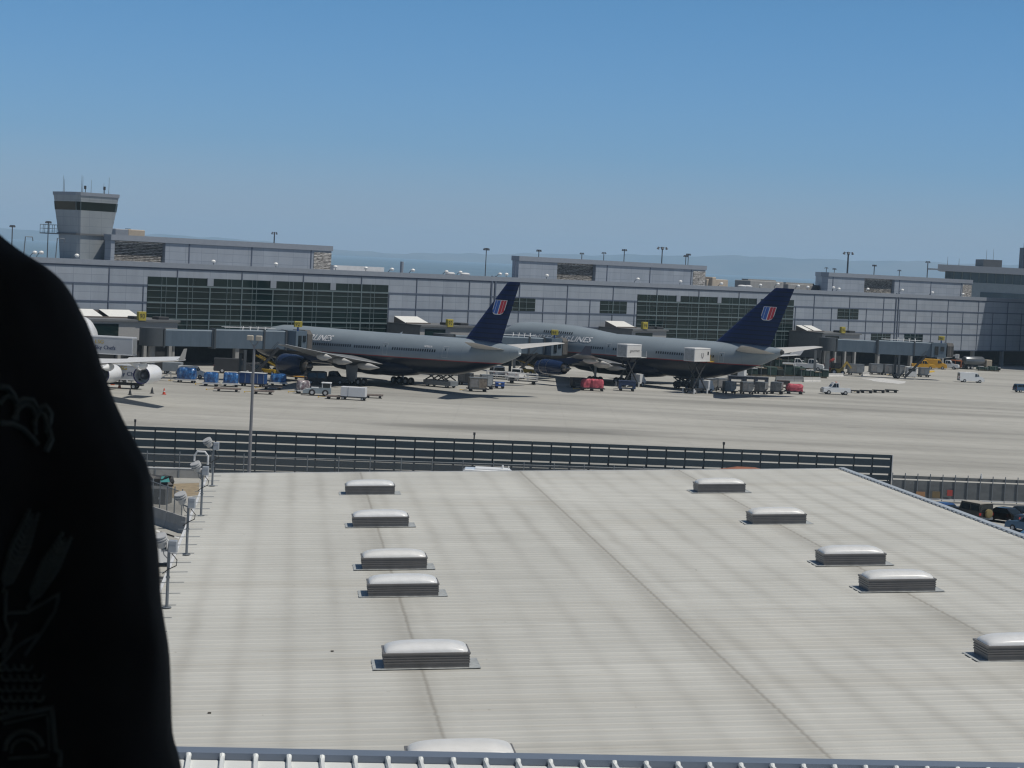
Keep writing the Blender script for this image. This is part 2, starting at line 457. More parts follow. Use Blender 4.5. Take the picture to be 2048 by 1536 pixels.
# small plant boxes and dishes on the roof
for px0, px1, py, h, off, mm in ((1413, 1456, 575, 2.0, -14, tan_panel), (1424, 1432, 572, 2.5, -13, tan_panel), (1500, 1567, 577, 2.1, -14, concrete), (1576, 1644, 579, 1.7, -14, concrete), (256, 290, 476, 2.2, -30, tan_panel), (230, 257, 476, 2.4, -29, cap_grey)):
    s0, _ = onf(px0, py, off); s1, _ = onf(px1, py, off)
    z = 17.9 if py > 500 else 22.9
    b = MB(); b.bbox(s0, s1, -off, -off + 5, z, z + (h if py > 500 else 1.3), .12); b.box(s0 + .3, s1 - 2, -off + 1, -off + 3, z + h, z + h + .35) if px0 > 1450 else None
    b.build('roof_plant', mm, T)
b = MB(); s0, _ = onf(667, 540, -3); s1, _ = onf(768, 545, -3); b.box(s0, s1, 3, 4, 17.9, 19.3); b.build('roof_kerb', dull_white, T)
for px in (900, 930, 1485, 1497):
    s, _ = onf(px, 555, -5); b = MB(); b.lathe([(0, .9), (.25, 1.1), (.5, .7), (.55, 0.01)], (s, 5, 18.4), 'Z', 12); b.build('roof_fan', dull_white, T)
s, _ = onf(803, 545, -4); b = MB(); b.tube((s, 4, 17.9), (s, 4, 20.6), .35); b.build('roof_flue', cap_grey, T)

# floodlights along the parapet: bent arm and round head, parts of the terminal
lamp_white = mat('lamp_white', (.80, .80, .78), .3)
for px, py in ((66, 505), (79, 505), (150, 512), (423, 524), (548, 528), (667, 535), (728, 537), (780, 540), (822, 542), (889, 545), (917, 546), (996, 549), (1009, 550), (1090, 551), (1272, 558), (1357, 563), (1439, 567), (1517, 570), (1552, 568), (1593, 572), (1612, 574), (1663, 575), (1674, 580), (1732, 578), (1801, 580), (1861, 585), (1922, 588)):
    s, z = onf(px, py, -1.2)
    z = max(19.0, min(z, 20.2)); t = random.choice((-.5, .5))
    b = MB(); b.path([(s - t, 1.2, 17.9), (s - t, 1.2, z - .6), (s - t * .5, 1.0, z - .15), (s, .7, z)], .07)
    a = b.build('lamp_arm', grey_steel, T)
    b = MB(); b.lathe([(-.28, .15), (-.22, .34), (.05, .42), (.25, .3), (.33, .05)], (s, .6, z), 'Z', 10); b.build('lamp_head', lamp_white, a)

# gatehouses on the facade
gate_wall = mat('gate_render', (.31, .31, .31), .9, var=.35, scale=9)
gate_side = mat('gate_side_shade', (.13, .135, .14), .6)  # dark grey holds the gatehouse sides' shade; also ledge and roof plant
canopy = mat('canopy_glass', (.72, .72, .69), .35, var=.05)
bronze = mat('canopy_soffit', (.16, .135, .12), .7)
for i, (pl, pyl, pr_, pe) in enumerate(((165.6, 633, 281.5, 354), (812.5, 646, 859, 945), (1235, 655, 1272, 1332), (1616, 659.4, 1647, 1719))):
    s0 = onf(pl, pyl, 5.5)[0] - .3; c1 = onf(pr_, pyl, 5.5)[0]; w = onf(pe, 680, 10)[0] - s0
    if i == 0: s0 -= 2; w += 2
    b = MB(); b.box(s0, s0 + w, -10, -.25, 5.2, 8.35)
    gh = b.build('gatehouse', gate_wall, T); b = MB(); b.box(s0 + .3, s0 + w - .3, -9.2, -.25, 0, 5.19); b.build('gate_shade_box', shade_void, gh)  # near-black box added in place of the shade below the gatehouse
    b = MB(); b.box(s0 - .08, s0 - .002, -10.05, -.25, 2.6, 8.6); b.box(s0 - .08, s0 + w + .3, -10.4, -.25, 8.36, 8.7); b.build('gate_shade_cladding', gate_side, gh)  # left side darkened as if shaded; the roof slab shares the colour
    c0 = s0 + (2.3 if i == 0 else .3)
    b = MB(); b.add([(c0, -5.5, 8.72), (c1, -5.5, 8.72), (c1, -1.8, 9.9), (c0, -1.8, 9.9), (c0, -1.8, 8.72), (c1, -1.8, 8.72)], [(0, 4, 3), (1, 2, 5), (3, 4, 5, 2), (0, 1, 5, 4)]); b.box(c0 - .1, c1 + .1, -5.75, -5.5, 8.72, 8.95); b.build('canopy_frame', bronze, gh)
    for q0, q1 in (((0, .36), (.47, 1)) if i in (0, 3) else ((0, 1),)):
        u0, u1 = c0 + (c1 - c0) * q0, c0 + (c1 - c0) * q1
        b = MB(); b.loft([[(u, -5.5, 8.76), (u, -1.8, 9.94), (u, -1.8, 10.0), (u, -5.5, 8.82)] for u in (u0, u1)], smooth=False); b.build('canopy_glazing', canopy, gh)
    b = MB(); b.box(s0 + 1.2, s0 + 6.5, -10.06, -10.003, 5.6, 7.9); b.build('gate_window', glazing, gh)
    for q in range(4):
        b = MB(); b.box(s0 + 1.5 + q * (w - 3) / 3, s0 + 2.1 + q * (w - 3) / 3, -9.9, -9.3, 0, 5.19); b.build('gate_leg', concrete, gh)
    for q in (.55, .82):
        b = MB(); b.bbox(s0 + w * q, s0 + w * q + 2.2, -9, -7, 8.703, 9.2, .08); b.build('gate_cooler', dark_steel, gh)
# the bay beyond the airfield, haze and sky reflection painted into its colour
wt = NT('hazy_water', .6, 0, .2); wt.out(wt.ramp(wt.noise(.004, 5, (1, .3, 1)), [(.3, (.10, .165, .225)), (.7, (.13, .20, .26))]))
b = MB(); b.add([(-6200, 1300, .05), (6200, 1300, .05), (6200, 19000, .05), (-6200, 19000, .05)], [(0, 1, 2, 3)]); tag(b.build('water', wt.m), kind='structure')

b = MB(); b.box(182, 216, -34, -14, 0, 60)  # unseen block added to cast shade on the facade's right end
o = b.build('shadow_block', facade); o.location = TER; o.rotation_euler = (0, 0, TA); tag(o, kind='structure')
# gate number boards on posts
def gate_board(px, py, off, txt, label):
    s, z = onf(px, py, off); p = tw(s, off)
    t = thing('gate_board', label, 'gate sign', (p.x, p.y, 8.6), TA, 'yellow gate number boards')
    b = MB(); b.tube((0, 0, 0), (0, 0, z - 8.6 - .6), .09); b.build('post', dark_steel, t)
    b = MB(); b.bbox(-.75, .75, -.35, .35, z - 8.6 - .75, z - 8.6 + .75, .06); bd = b.build('board', sign_yellow, t)
    lettering('number', txt, 1.1, lambda x, y: (x - .62, -.37, z - 8.6 - .38 + y), dark_steel, bd)
gate_board(283, 632, 10.2, '90', 'yellow gate number board beside the long two pane white canopy')
gate_board(899, 646, 10.2, '92', 'yellow gate number board on the gatehouse behind the twin jet tail')
gate_board(1289, 651, 10.2, '94', 'yellow gate number board above the crown of the four engine jet')
gate_board(1685, 660, 10.2, '96', 'yellow gate number board beside the canopy at the vacant gate bridge')

# ---------------------------------------------------------------- control tower on the roof
s_c = -93.5; base_p = tw(s_c, -15.5)
t = thing('control_tower', 'flared octagonal ramp control tower with dark window band on terminal roof', 'control tower', (base_p.x, base_p.y, 17.97), TA)
def octo(h, z, cut=.14):
    h = h * 1.05; c = h * (1 - cut)
    return [(-c, -h, z), (c, -h, z), (h, -c, z), (h, c, z), (c, h, z), (-c, h, z), (-h, c, z), (-h, -c, z)]
tm = NT('tower_panels', .5, .1, .4)
tt = tm.ramp(tm.noise(.4, 5, (1, 1, .3)), [(.3, (.27, .30, .32)), (.7, (.33, .355, .37))])
tm.out(tm.mix(tm.math('MULTIPLY', tm.math('MAXIMUM', tm.line(tm.z, 1.55, .08), tm.line(tm.math('SUBTRACT', tm.x, tm.y), 2.4, .08)), .35), tt, (.12, .14, .16)))
b = MB(); b.loft([octo(3.1, 0), octo(3.38, 4.6)], smooth=False); b.build('shaft', tm.m, t)
b = MB(); b.loft([octo(3.42, 4.9), octo(3.93, 9.0)], smooth=False); cabp = b.build('cab', tm.m, t)
b = MB(); b.loft([octo(3.62, 4.6), octo(3.62, 4.9)], smooth=False); b.build('ledge', gate_side, t)
b = MB(); b.loft([octo(3.91, 9.0), octo(4.05, 10.5)], smooth=False); b.build('window_band', glazing, t)
for k in range(8):
    b = MB(); a0, a1 = octo(3.93, 9.0)[k], octo(4.07, 10.5)[k]; b.bar(a0, a1, .12, .12); b.build('window_post', frame_m, t)
b = MB(); b.loft([octo(4.06, 10.5), octo(4.26, 12.15)], smooth=False); b.build('roof_band', tm.m, t)
b = MB(); b.loft([octo(4.29, 11.6), octo(4.32, 12.2)], smooth=False); b.build('roof_edge', cap_grey, t)
for x, y, h in ((-3.3, 2.4, 2.9), (-2.6, 3.2, 2.3), (-.9, -.2, 2.9), (-.4, 1.0, 3.2), (.6, -.6, 2.4), (2.6, -1.6, 1.9), (3.1, -2.5, 3.0)):
    b = MB(); b.tube((x, y, 12.21), (x, y, 12.21 + h), .05, .025); b.build('antenna', grey_steel, t)
for x, y in ((-.2, 0), (2.3, -2.4)):
    b = MB(); b.tube((x, y, 12.21), (x, y, 13.3), .06); b.box(x - .25, x + .12, y - .1, y + .1, 12.9, 13.5); b.build('beacon', dark_steel, t)
b = MB(); b.M = Matrix.Rotation(R(135), 4, 'Z'); b.box(4.2, 7.9, -1.1, 1.1, 4.55, 4.75)
for x in (5.3, 6.2, 7.0, 7.85):
    for y in (-1.05, 1.05): b.tube((x, y, 4.75), (x, y, 6.2), .05)
for y in (-1.05, 1.05): b.tube((4.8, y, 6.2), (7.85, y, 6.2), .05); b.tube((4.8, y, 5.5), (7.85, y, 5.5), .04)
b.tube((7.85, -1.05, 6.2), (7.85, 1.05, 6.2), .05)
b.build('balcony', grey_steel, t)
for px, py, lab in ((48, 482, 'thin goalpost shaped davit frame on the roof left of the balcony'), (112, 484, 'thin leaning davit frame on the roof under the tower balcony')):
    s, z = onf(px, py, -10); p = tw(s, -10)
    d = thing('davit_frame', lab, 'davit', (p.x, p.y, 17.9), TA, 'roof davits beside the tower')
    b = MB(); b.path([(0, 0, 0), (.25, 0, 3.9), (1.6, 0, 3.9), (1.75, 0, 3.2)], .1); b.build('arm', grey_steel, d)
    b = MB(); b.box(-.3, .3, -.3, .3, 0, .2); b.build('base_plate', dark_steel, d)

# ---------------------------------------------------------------- far buildings at the right
q0, q1 = at_y(1884, 529, 690), at_y(2260, 545, 690)
ft = thing('distant_terminal', 'distant terminal hall with thin flat roof and blue glass strip at right edge', 'terminal', (q0.x, 690, 0))
L = q1.x - q0.x; zt = q0.z
blue_glass = mat('distant_glass', (.05, .085, .11), .2, var=.3, scale=.4, stretch=(1, 1, .1))
pale_wall = mat('distant_wall', (.25, .30, .34), .7)
b = MB(); b.loft([[(x, y, z) for x, y in ((-2, -3), (L, -3), (L, 40), (8, 40))] for z in (zt - 2.2, zt)], smooth=False); b.box(-4.5, -2, -3, 1, zt - 2.0, zt - 1.5); b.build('roof', cap_grey, ft)
b = MB(); b.prism([(1, 1, 0), (L, 1, 0), (L, 40, 0), (11, 40, 0)], (0, 0, zt - 5.6)); b.build('wall', pale_wall, ft)
b = MB(); b.prism([(1.5, 1.2, zt - 5.59), (L, 1.2, zt - 5.59), (L, 39, zt - 5.59), (11.5, 39, zt - 5.59)], (0, 0, 3.38)); w = b.build('glass_strip', blue_glass, ft)
b = MB()
for k in range(22): b.box(1.5 + k * 2.9, 1.75 + k * 2.9, 1.0, 1.2, zt - 5.6, zt - 2.2)
b.build('frame', frame_m, w)
b = MB(); b.box(14, L, .85, 1, zt - 16, zt - 8.8); w = b.build('lower_glazing', blue_glass, ft)
b = MB(); b.box(16, 22.5, 8, 20, zt + .02, zt + 2.6); b.build('roof_plant', gate_side, ft)
for x, h in ((17.4, 6), (19.8, 6.5), (4, 3), (8, 2.5)):
    b = MB(); b.tube((x, 10, zt), (x, 10, zt + h), .1, .04); b.build('antenna', grey_steel, ft)
p = at_y(2053, 523, 720)
dt = thing('dark_tower', 'dark narrow stepped tower cut by right edge above distant terminal', 'tower', (p.x, 720, 0))
b = MB(); b.box(-1.2, 5, 0, 6, 0, p.z + 4.9); b.build('lower_shaft', mat('tower_navy', (.035, .045, .075), .5), dt)
b = MB(); b.box(.1, 5, .2, 5.8, p.z + 4.9, p.z + 6.8); b.build('upper_shaft', MATS['tower_navy'], dt)

# ---------------------------------------------------------------- high light masts beyond the terminal
mast_m = mat('mast_steel', (.07, .08, .10), .6)
def mast(px, py, y, label, r=.16, head=.62):
    p = at_y(px, py, y)
    t = thing('light_mast', label, 'light mast', (p.x, p.y, 0), random.uniform(0, 1), 'high light masts beyond the terminal roofs')
    b = MB(); b.tube((0, 0, 0), (0, 0, p.z), r * 1.5, r, 8); b.build('pole', mast_m, t)
    b = MB(); b.tube((0, 0, p.z - .3), (0, 0, p.z + .12), .35 * head, .35 * head, 10); b.build('head_ring', mast_m, t)
    for k in range(6):
        a = k * math.pi / 3
        b = MB(); cx, cy = math.cos(a), math.sin(a)
        b.bar((.3 * head * cx, .3 * head * cy, p.z - .1), (1.0 * head * cx, 1.0 * head * cy, p.z - .05), .1, .1)
        b.tube((1.05 * head * cx, 1.05 * head * cy, p.z + .12), (1.25 * head * cx, 1.25 * head * cy, p.z - .5), .16 * head, .34 * head, 8)
        b.build('floodlight', mast_m, t)
for a in ((25, 451, 600, 'light mast leftmost on the skyline, well left of control tower'),
          (97, 443, 560, 'light mast just left of control tower, seen through its balcony', .13),
          (256, 458, 560, 'short light mast head above the tan box right of control tower'),
          (549, 465, 540, 'light mast above the left penthouse roof'),
          (973, 497, 560, 'lone slim light mast between left and middle penthouses, against the hills', .12),
          (1078, 500, 640, 'light mast nearest the left end of the middle penthouse roof', .13),
          (1164, 506, 760, 'small light mast above the louvred recess of the middle penthouse'),
          (1208, 505, 720, 'small light mast second left of the tallest one on the middle penthouse', .13),
          (1249, 499, 660, 'light mast directly left of the tallest one above middle penthouse', .14),
          (1325, 495, 560, 'tallest light mast above the middle penthouse, with broad head', .15, 1.15),
          (1372, 511, 700, 'lower left mast of the close pair above the middle penthouse', .13),
          (1377, 508, 720, 'upper right mast of the close pair above the middle penthouse', .13),
          (1653, 535, 900, 'tiny far light mast at the left corner of the right penthouse'),
          (1669, 537, 900, 'tiny far light mast second from the left corner of right penthouse'),
          (1697, 505, 540, 'tall stout light mast above the right penthouse', .22, 1.1),
          (1749, 530, 760, 'mid sized light mast right of the tall stout one on right penthouse', .17),
          (1799, 540, 900, 'small far light mast beside the dark roof vent of right penthouse'),
          (1856, 523, 700, 'light mast with two tiers left of the distant terminal roof', .17)):
    mast(*a)
# ================================================================ aircraft
def lerp_rows(rows, x):
    if x <= rows[0][0]: return rows[0][1:]
    for a, b in zip(rows, rows[1:]):
        if x <= b[0]:
            t = (x - a[0]) / (b[0] - a[0])
            return [p + (q - p) * t for p, q in zip(a[1:], b[1:])]
    return rows[-1][1:]
class Fuselage:
    """stations: x, bottom, top of main lobe, half width, top of upper lobe (or same as top)"""
    def __init__(s, st): s.st = st
    def radius(s, x, t):
        zb, zt, hw, zu = lerp_rows(s.st, x)
        zc, hh = (zb + zt) / 2, max(.02, (zt - zb) / 2); hw = max(.02, hw)
        sn, c = math.sin(t), math.cos(t)
        r = 1 / math.sqrt((sn / hw) ** 2 + (c / hh) ** 2)
        if zu > zt + .03:
            rl = min(2.75, hw * .9); d = (zu - rl) - zc
            q = rl * rl - (sn * d) ** 2
            if q > 0: r = max(r, c * d + math.sqrt(q))
        return r, zc
    def ring(s, x, n=36):
        out = []
        for i in range(n):
            t = 2 * math.pi * i / n; r, zc = s.radius(x, t)
            out.append((x, r * math.sin(t), zc + r * math.cos(t)))
        return out
    def side(s, x, z, sgn=-1, off=.02):
        lo, hi = 0.0, math.pi          # angle from the top whose surface point has height z
        for _ in range(26):
            mid = (lo + hi) / 2; r, zc = s.radius(x, mid)
            if zc + r * math.cos(mid) > z: lo = mid
            else: hi = mid
        r, zc = s.radius(x, lo)
        return Vector((x, sgn * (r * math.sin(lo) + off), z))
def airfoil(x, y, z, ch, tc, up=(0, 0, 1), n=9):
    u = Vector(up); pts = []
    for i in range(n):
        q = i / (n - 1); q = q * q * (3 - 2 * q); th = 2.6 * tc * (math.sqrt(q) * .6 - .26 * q - .34 * q * q + .0) * ch * .95 + .004
        pts.append((q, th * 1.05))
    out = [tuple(Vector((x + q * ch, y, z)) + u * (h + .004)) for q, h in pts]
    out += [tuple(Vector((x + q * ch, y, z)) - u * (h * .75 + .004)) for q, h in pts[::-1][1:-1]]
    return out
def wing(sgn, secs, mat_, parent, name):
    b = MB(); b.loft([airfoil(x, sgn * y, z, ch, tc) for x, y, z, ch, tc in secs])
    return b.build(name, mat_, parent, 50)
def vfin(secs, mat_, parent, name='tail_fin'):
    b = MB()
    b.loft([airfoil(x, 0, z, te - x, tc, (0, 1, 0)) for x, z, te, tc in secs])
    # airfoil() lays thickness along up and keeps y; here up is y, so z stays
    return b.build(name, mat_, parent, 50)
tyre = black_rubber
hub_m = mat('wheel_hub', (.45, .46, .47), .5)
strut_m = mat('gear_strut', (.40, .41, .42), .4, .3)
def wheel(parent, x, y, z, r, w, hub=True, name='wheel'):
    b = MB(); b.lathe([(-w / 2, r * .80), (-w / 2 + .03, r * .96), (-w * .2, r), (w * .2, r), (w / 2 - .03, r * .96), (w / 2, r * .80)], (x, y, z), 'Y', 16, 0)
    if hub: b.lathe([(-w / 2 - .012, r * .5), (w / 2 + .012, r * .5)], (x, y, z), 'Y', 12, 1)
    return b.build(name, [tyre, hub_m], parent)
def gear(parent, x, y, ztop, rows, pitch, r, half, door=None):
    b = MB(); b.tube((x, y, r), (x, y, ztop), .20, .26); b.tube((x, y, r + .9), (x - 1.8, y, ztop), .10)
    n = len(rows)
    b.bar((x + rows[0] * pitch, y, r), (x + rows[-1] * pitch, y, r), .3, .3) if n > 1 else None
    g_ = b.build('landing_gear', strut_m, parent)
    for q in rows:
        for sy in (-1, 1): wheel(g_, x + q * pitch, y + sy * half, r, r, .42)
    if door:
        b = MB(); b.add([(x - 1.0, y + door[0], ztop), (x + 1.9, y + door[0], ztop), (x + 1.3, y + door[0] * 1.1, ztop - 2.6), (x - .5, y + door[0] * 1.1, ztop - 2.6),
                         (x - 1.0, y + door[0] - .1, ztop), (x + 1.9, y + door[0] - .1, ztop), (x + 1.3, y + door[0] * 1.1 - .1, ztop - 2.6), (x - .5, y + door[0] * 1.1 - .1, ztop - 2.6)],
                        [(0, 1, 2, 3), (7, 6, 5, 4), (0, 4, 5, 1), (1, 5, 6, 2), (2, 6, 7, 3), (3, 7, 4, 0)])
        b.build('gear_door', door[1], g_)
    return g_
def nacelle(parent, x, y, z, L, r, cowl, lip, core, pyl=None, pylm=None, band=False, long_duct=False):
    if long_duct:
        b = MB(); b.lathe([(L * .16, r * .78), (.12, r * .83), (.0, r * .875), (.10, r * .93), (.3, r * .965), (.8, r), (L * .6, r), (L * .9, r * .94), (L, r * .90)], (x, y, z), 'X', 28, cap=False)
        e = b.build('engine', cowl, parent)
        b = MB(); b.lathe([(L, r * .905), (L + .02, r * .83), (L * .96, r * .80)], (x, y, z), 'X', 28, cap=False); b.build('exhaust_rim', jet_violet, e)
        b = MB(); b.lathe([(L * .97, r * .80), (L * .72, r * .70), (L * .70, .05)], (x, y, z), 'X', 28, cap=False); b.build('exhaust_duct', core, e)
        b = MB(); b.lathe([(L * .7, r * .5), (L * .84, r * .42), (L * .97, r * .12), (L * .98, .02)], (x, y, z), 'X', 16, cap=False); b.build('core_nozzle', lip_m, e)
        b = MB(); [b.box(x + L * .8, x + L * .86, y + r * .62 * math.cos(q) - .12, y + r * .62 * math.cos(q) + .12, z + r * .62 * math.sin(q) - .12, z + r * .62 * math.sin(q) + .12) for q in (.5, 2.2, 4.0)]; b.build('duct_vane', dark_steel, e)
    else:
        b = MB()
        b.lathe([(L * .16, r * .78), (.12, r * .83), (.0, r * .875), (.10, r * .93), (.3, r * .965), (.8, r), (L * .5, r), (L * .78, r * .93), (L, r * .80), (L * .99, r * .76), (L * .7, r * .72)], (x, y, z), 'X', 28, cap=False)
        e = b.build('engine', cowl, parent)
        b = MB(); b.lathe([(L * .12, r * .79), (.12, r * .832), (-.01, r * .877), (.10, r * .937), (.3, r * .972)], (x, y, z), 'X', 28, cap=False); b.build('intake_lip', lip, e)
        b = MB(); b.lathe([(L * .14, .02), (L * .08, .08 * r), (L * .16, r * .25), (L * .165, r * .775)], (x, y, z), 'X', 20, cap=False); b.build('fan', dark_steel, e)
        b = MB(); b.lathe([(L * .66, r * .60), (L * .9, r * .60), (L * 1.14, r * .44), (L * 1.15, r * .36), (L * 1.12, r * .30), (L * 1.3, r * .06)], (x, y, z), 'X', 20); b.build('core_nozzle', core, e)
        if band:
            b = MB(); b.lathe([(L * .36, r * 1.004), (L * .375, r * 1.006)], (x, y, z), 'X', 28, cap=False); b.build('cowl_seam', core, e)
    if pyl:
        (xa, za), (xb, zb) = pyl
        b = MB(); b.loft([[(x + L * .18, y - .18, z + r * .9), (x + L * .2, y + .18, z + r * .9), (x + L * 1.2, y + .16, z + r * .55), (x + L * 1.2, y - .16, z + r * .55)],
                          [(xa, y - .14, za), (xa, y + .14, za), (xb, y + .12, zb), (xb, y - .12, zb)]], smooth=False)
        b.build('pylon', pylm, e)
    return e
def livery(name, zs, slope, tail_x):
    """grey upper body, thin red line, navy belly; z of the line = zs + slope*(x-30)"""
    n = NT(name, .30, 0, .42)
    zz = n.math('SUBTRACT', n.z, n.math('MULTIPLY', n.math('SUBTRACT', n.x, 30.0), slope))
    q = n.math('DIVIDE', n.math('ADD', n.math('SUBTRACT', zz, zs), 3.0), 6.0)
    grey = (.245, .290, .325)
    c = n.ramp(q, [(0, (.006, .009, .020)), (.478, (.006, .009, .020)), (.480, (.30, .035, .035)), (.5, (.30, .035, .035)), (.503, grey)], True)
    w = n.ramp(n.noise(.35, 6, (.35, 1, 1)), [(.3, .88), (.7, 1.05)])
    sl = n.math('MULTIPLY', n.line(n.x, 4.4, .05), .25)
    n.out(n.mix(sl, n.mix(1.0, c, w, 'MULTIPLY'), (.05, .055, .06)))
    return n.m
belly_navy = mat('belly_navy', (.007, .011, .026), .4, spec=.25)
fin_n = NT('fin_navy', .40, 0, .22)
fin_n.out(fin_n.mix(fin_n.math('MULTIPLY', fin_n.line(fin_n.z, .78, .17), .75), fin_n.ramp(fin_n.noise(.5), [(.3, (.004, .012, .062)), (.7, (.005, .015, .075))]), (.003, .006, .018)))
wing_grey = mat('wing_grey', (.21, .22, .23), .4, .1, var=.1)
wing_top = mat('wing_pale', (.55, .56, .57), .35, .1, var=.06)
tail_grey = mat('stab_grey', (.52, .51, .49), .4, var=.08)
eng_navy = mat('engine_navy', (.008, .020, .065), .22, var=.1, coat=.3)
lip_m = mat('intake_metal', (.16, .17, .19), .35, .6)
core_m = mat('nozzle_metal', (.26, .24, .22), .35, .8, var=.2)
win_m = mat('cabin_glass', (.02, .025, .032), .2)
letter_white = mat('letter_white', (.78, .78, .78), .5)
em_blue, em_red = mat('emblem_blue', (.035, .12, .42), .5, var=.03), mat('emblem_red', (.55, .03, .05), .5, var=.03)
door_line = mat('door_outline', (.36, .39, .41), .4)

def emblem(parent, x0, z0, w, h, shear, y):
    def P(u, v, o): return (x0 + u * w - v * shear, y - o, z0 - v * h)
    def vmax(u, inset=0):
        d = abs(u - .5) - .16
        r = .34
        return (1 - inset) - (0 if d <= 0 else .36 * (1 - math.sqrt(max(0, 1 - (d / r) ** 2))))
    def strip(u0, u1, vt, ins, o):
        b = MB(); n = 10; a = [u0 + (u1 - u0) * i / n for i in range(n + 1)]
        b.add([P(u, vt, o) for u in a] + [P(u, vmax(u, ins), o) for u in a], [(i, i + 1, n + 2 + i, n + 1 + i) for i in range(n)])
        return b
    e = strip(0, 1, 0, 0, .02).build('tail_emblem', letter_white, parent)
    for u0, u1, mm in ((.045, .20, em_blue), (.225, .47, em_blue), (.53, .74, em_red), (.765, .955, em_red)):
        strip(u0, u1, .03, .05, .035).build('emblem_stripe', mm, e)

def window_row(F, parent, x0, x1, z0, slope, sgn=-1, pitch=.53, w=.30, h=.44):
    x = x0
    while x < x1:
        z = z0 + slope * (x - x0)
        b = MB(); b.add([F.side(x, z, sgn), F.side(x + w, z, sgn), F.side(x + w, z + h, sgn), F.side(x, z + h, sgn)], [(0, 1, 2, 3)])
        b.build('cabin_window', win_m, parent); x += pitch
def door_on(F, parent, x, z0, z1, sgn=-1, w=1.15):
    b = MB()
    for xa, xb, za, zb in ((x, x + .09, z0, z1), (x + w - .09, x + w, z0, z1), (x + .09, x + w - .09, z1 - .1, z1), (x + .09, x + w - .09, z0, z0 + .1)):
        n = 6
        for i in range(n):
            p, q = za + (zb - za) * i / n, za + (zb - za) * (i + 1) / n
            b.add([F.side(xa, p, sgn, .025), F.side(xb, p, sgn, .025), F.side(xb, q, sgn, .025), F.side(xa, q, sgn, .025)], [(0, 1, 2, 3)])
    d = b.build('cabin_door', door_line, parent)
    b = MB(); b.add([F.side(x + w * .42, z1 - .7, sgn), F.side(x + w * .58, z1 - .7, sgn), F.side(x + w * .58, z1 - .35, sgn), F.side(x + w * .42, z1 - .35, sgn)], [(0, 1, 2, 3)]); b.build('door_window', win_m, d)

white_jet = mat('white_jet_paint', (.74, .75, .76), .3, var=.05, coat=.2)
jet_violet = mat('jet_violet', (.03, .025, .12), .35)
# ------------------------------------------------ twin engine wide body
t7 = thing('twin_jet_airliner', 'grey twin engine jet with navy fin and belly parked nose in, nearer of the pair', 'airliner', (-46.015, 356.34, 0), -.727)
F7 = Fuselage([(0, 4.75, 4.85, .05, 0), (.5, 3.95, 5.6, .8, 0), (1.5, 3.4, 6.4, 1.4, 0), (3, 3.0, 7.35, 2.0, 0), (5, 2.72, 8.2, 2.55, 0), (7.5, 2.58, 8.65, 2.95, 0), (10, 2.55, 8.75, 3.1, 0),
               (30, 2.55, 8.80, 3.1, 0), (44, 2.60, 8.95, 3.1, 0), (49, 2.9, 9.0, 3.05, 0), (53, 3.65, 8.98, 2.75, 0), (57, 4.75, 8.8, 2.15, 0), (60, 5.75, 8.55, 1.45, 0), (62, 6.5, 8.35, .8, 0), (62.9, 6.95, 8.2, .38, 0)])
b = MB(); xs = [0, .15, .5, 1, 1.5, 2.2, 3, 4, 5, 6.2, 7.5, 10] + [13 + 3 * i for i in range(11)] + [46, 49, 51, 53, 55, 57, 58.5, 60, 61, 62, 62.9]
b.loft([F7.ring(x) for x in xs]); f7 = b.build('fuselage', livery('twin_jet_livery', 5.02, .018, 50), t7, 60)
b = MB(); b.loft([[(x, w_ * math.cos(a), zc + h_ * math.sin(a)) for a in [i * math.pi / 12 for i in range(24)]] for x, w_, h_, zc in ((20.5, .6, .4, 3.4), (23, 3.0, 1.3, 3.3), (27, 3.4, 1.5, 3.25), (36, 3.4, 1.5, 3.25), (40, 2.9, 1.2, 3.4), (43.5, .6, .4, 3.5))]); b.build('belly_fairing', belly_navy, f7, 60)
for sg in (-1, 1):
    w_ = wing(sg, [(20.8, 2.4, 3.6, 15.2, .12), (25.6, 9.6, 4.55, 9.6, .105), (33.0, 20, 5.9, 5.6, .095), (39.8, 30.0, 7.2, 2.0, .09), (40.9, 30.45, 7.28, .9, .06)], wing_grey, t7, 'wing')
    b = MB()
    secs = ((36.1, 3.6, 3.75), (35.2, 9.6, 4.55), (38.7, 20, 5.92), (41.9, 30.2, 7.3))
    for (x, y, z), (x2, y2, z2) in zip(secs, secs[1:]):
        b.add([(x - 1.0, sg * y, z + .16), (x + .1, sg * y, z + .02), (x2 + .05, sg * y2, z2 + .02), (x2 - .35, sg * y2, z2 + .09)], [(0, 1, 2, 3)])
    b.build('trailing_flap', wing_top, w_)
    for x, y, z, L in ((33.0, 6.6, 3.35, 5.4), (33.6, 12.6, 4.25, 4.6), (36.0, 18.4, 5.1, 3.6)):
        b = MB(); b.lathe([(0, .05), (.4, .32), (1.4, .50), (L * .6, .45), (L, .04)], (x, sg * y, z), 'X', 12, sz=1.2); b.build('flap_fairing', tail_grey, w_)
    nacelle(t7, 18.2, sg * 9.6, 2.58, 5.8, 1.83, eng_navy, lip_m, core_m, ((25.0, 4.4), (31, 4.2)), eng_navy)
    gear(t7, 31.8, sg * 5.5, 3.3, (-1, 0, 1), 1.45, .64, .62, (sg * 1.35, wing_grey) if sg < 0 else None)
    wing(sg, [(53.6, 1.0, 7.75, 7.0, .09), (60.7, 10.5, 8.95, 2.4, .08), (61.4, 10.8, 9.0, 1.5, .05)], tail_grey, t7, 'stabilizer')
gear(t7, 5.9, 0, 3.0, (0,), 1, .53, .35)
fin7 = vfin([(49.4, 8.7, 59.3, .09), (51.1, 8.95, 58.9, .09), (59.6, 18.4, 62.2, .09), (59.95, 18.52, 62.1, .04)], fin_n.m, t7)
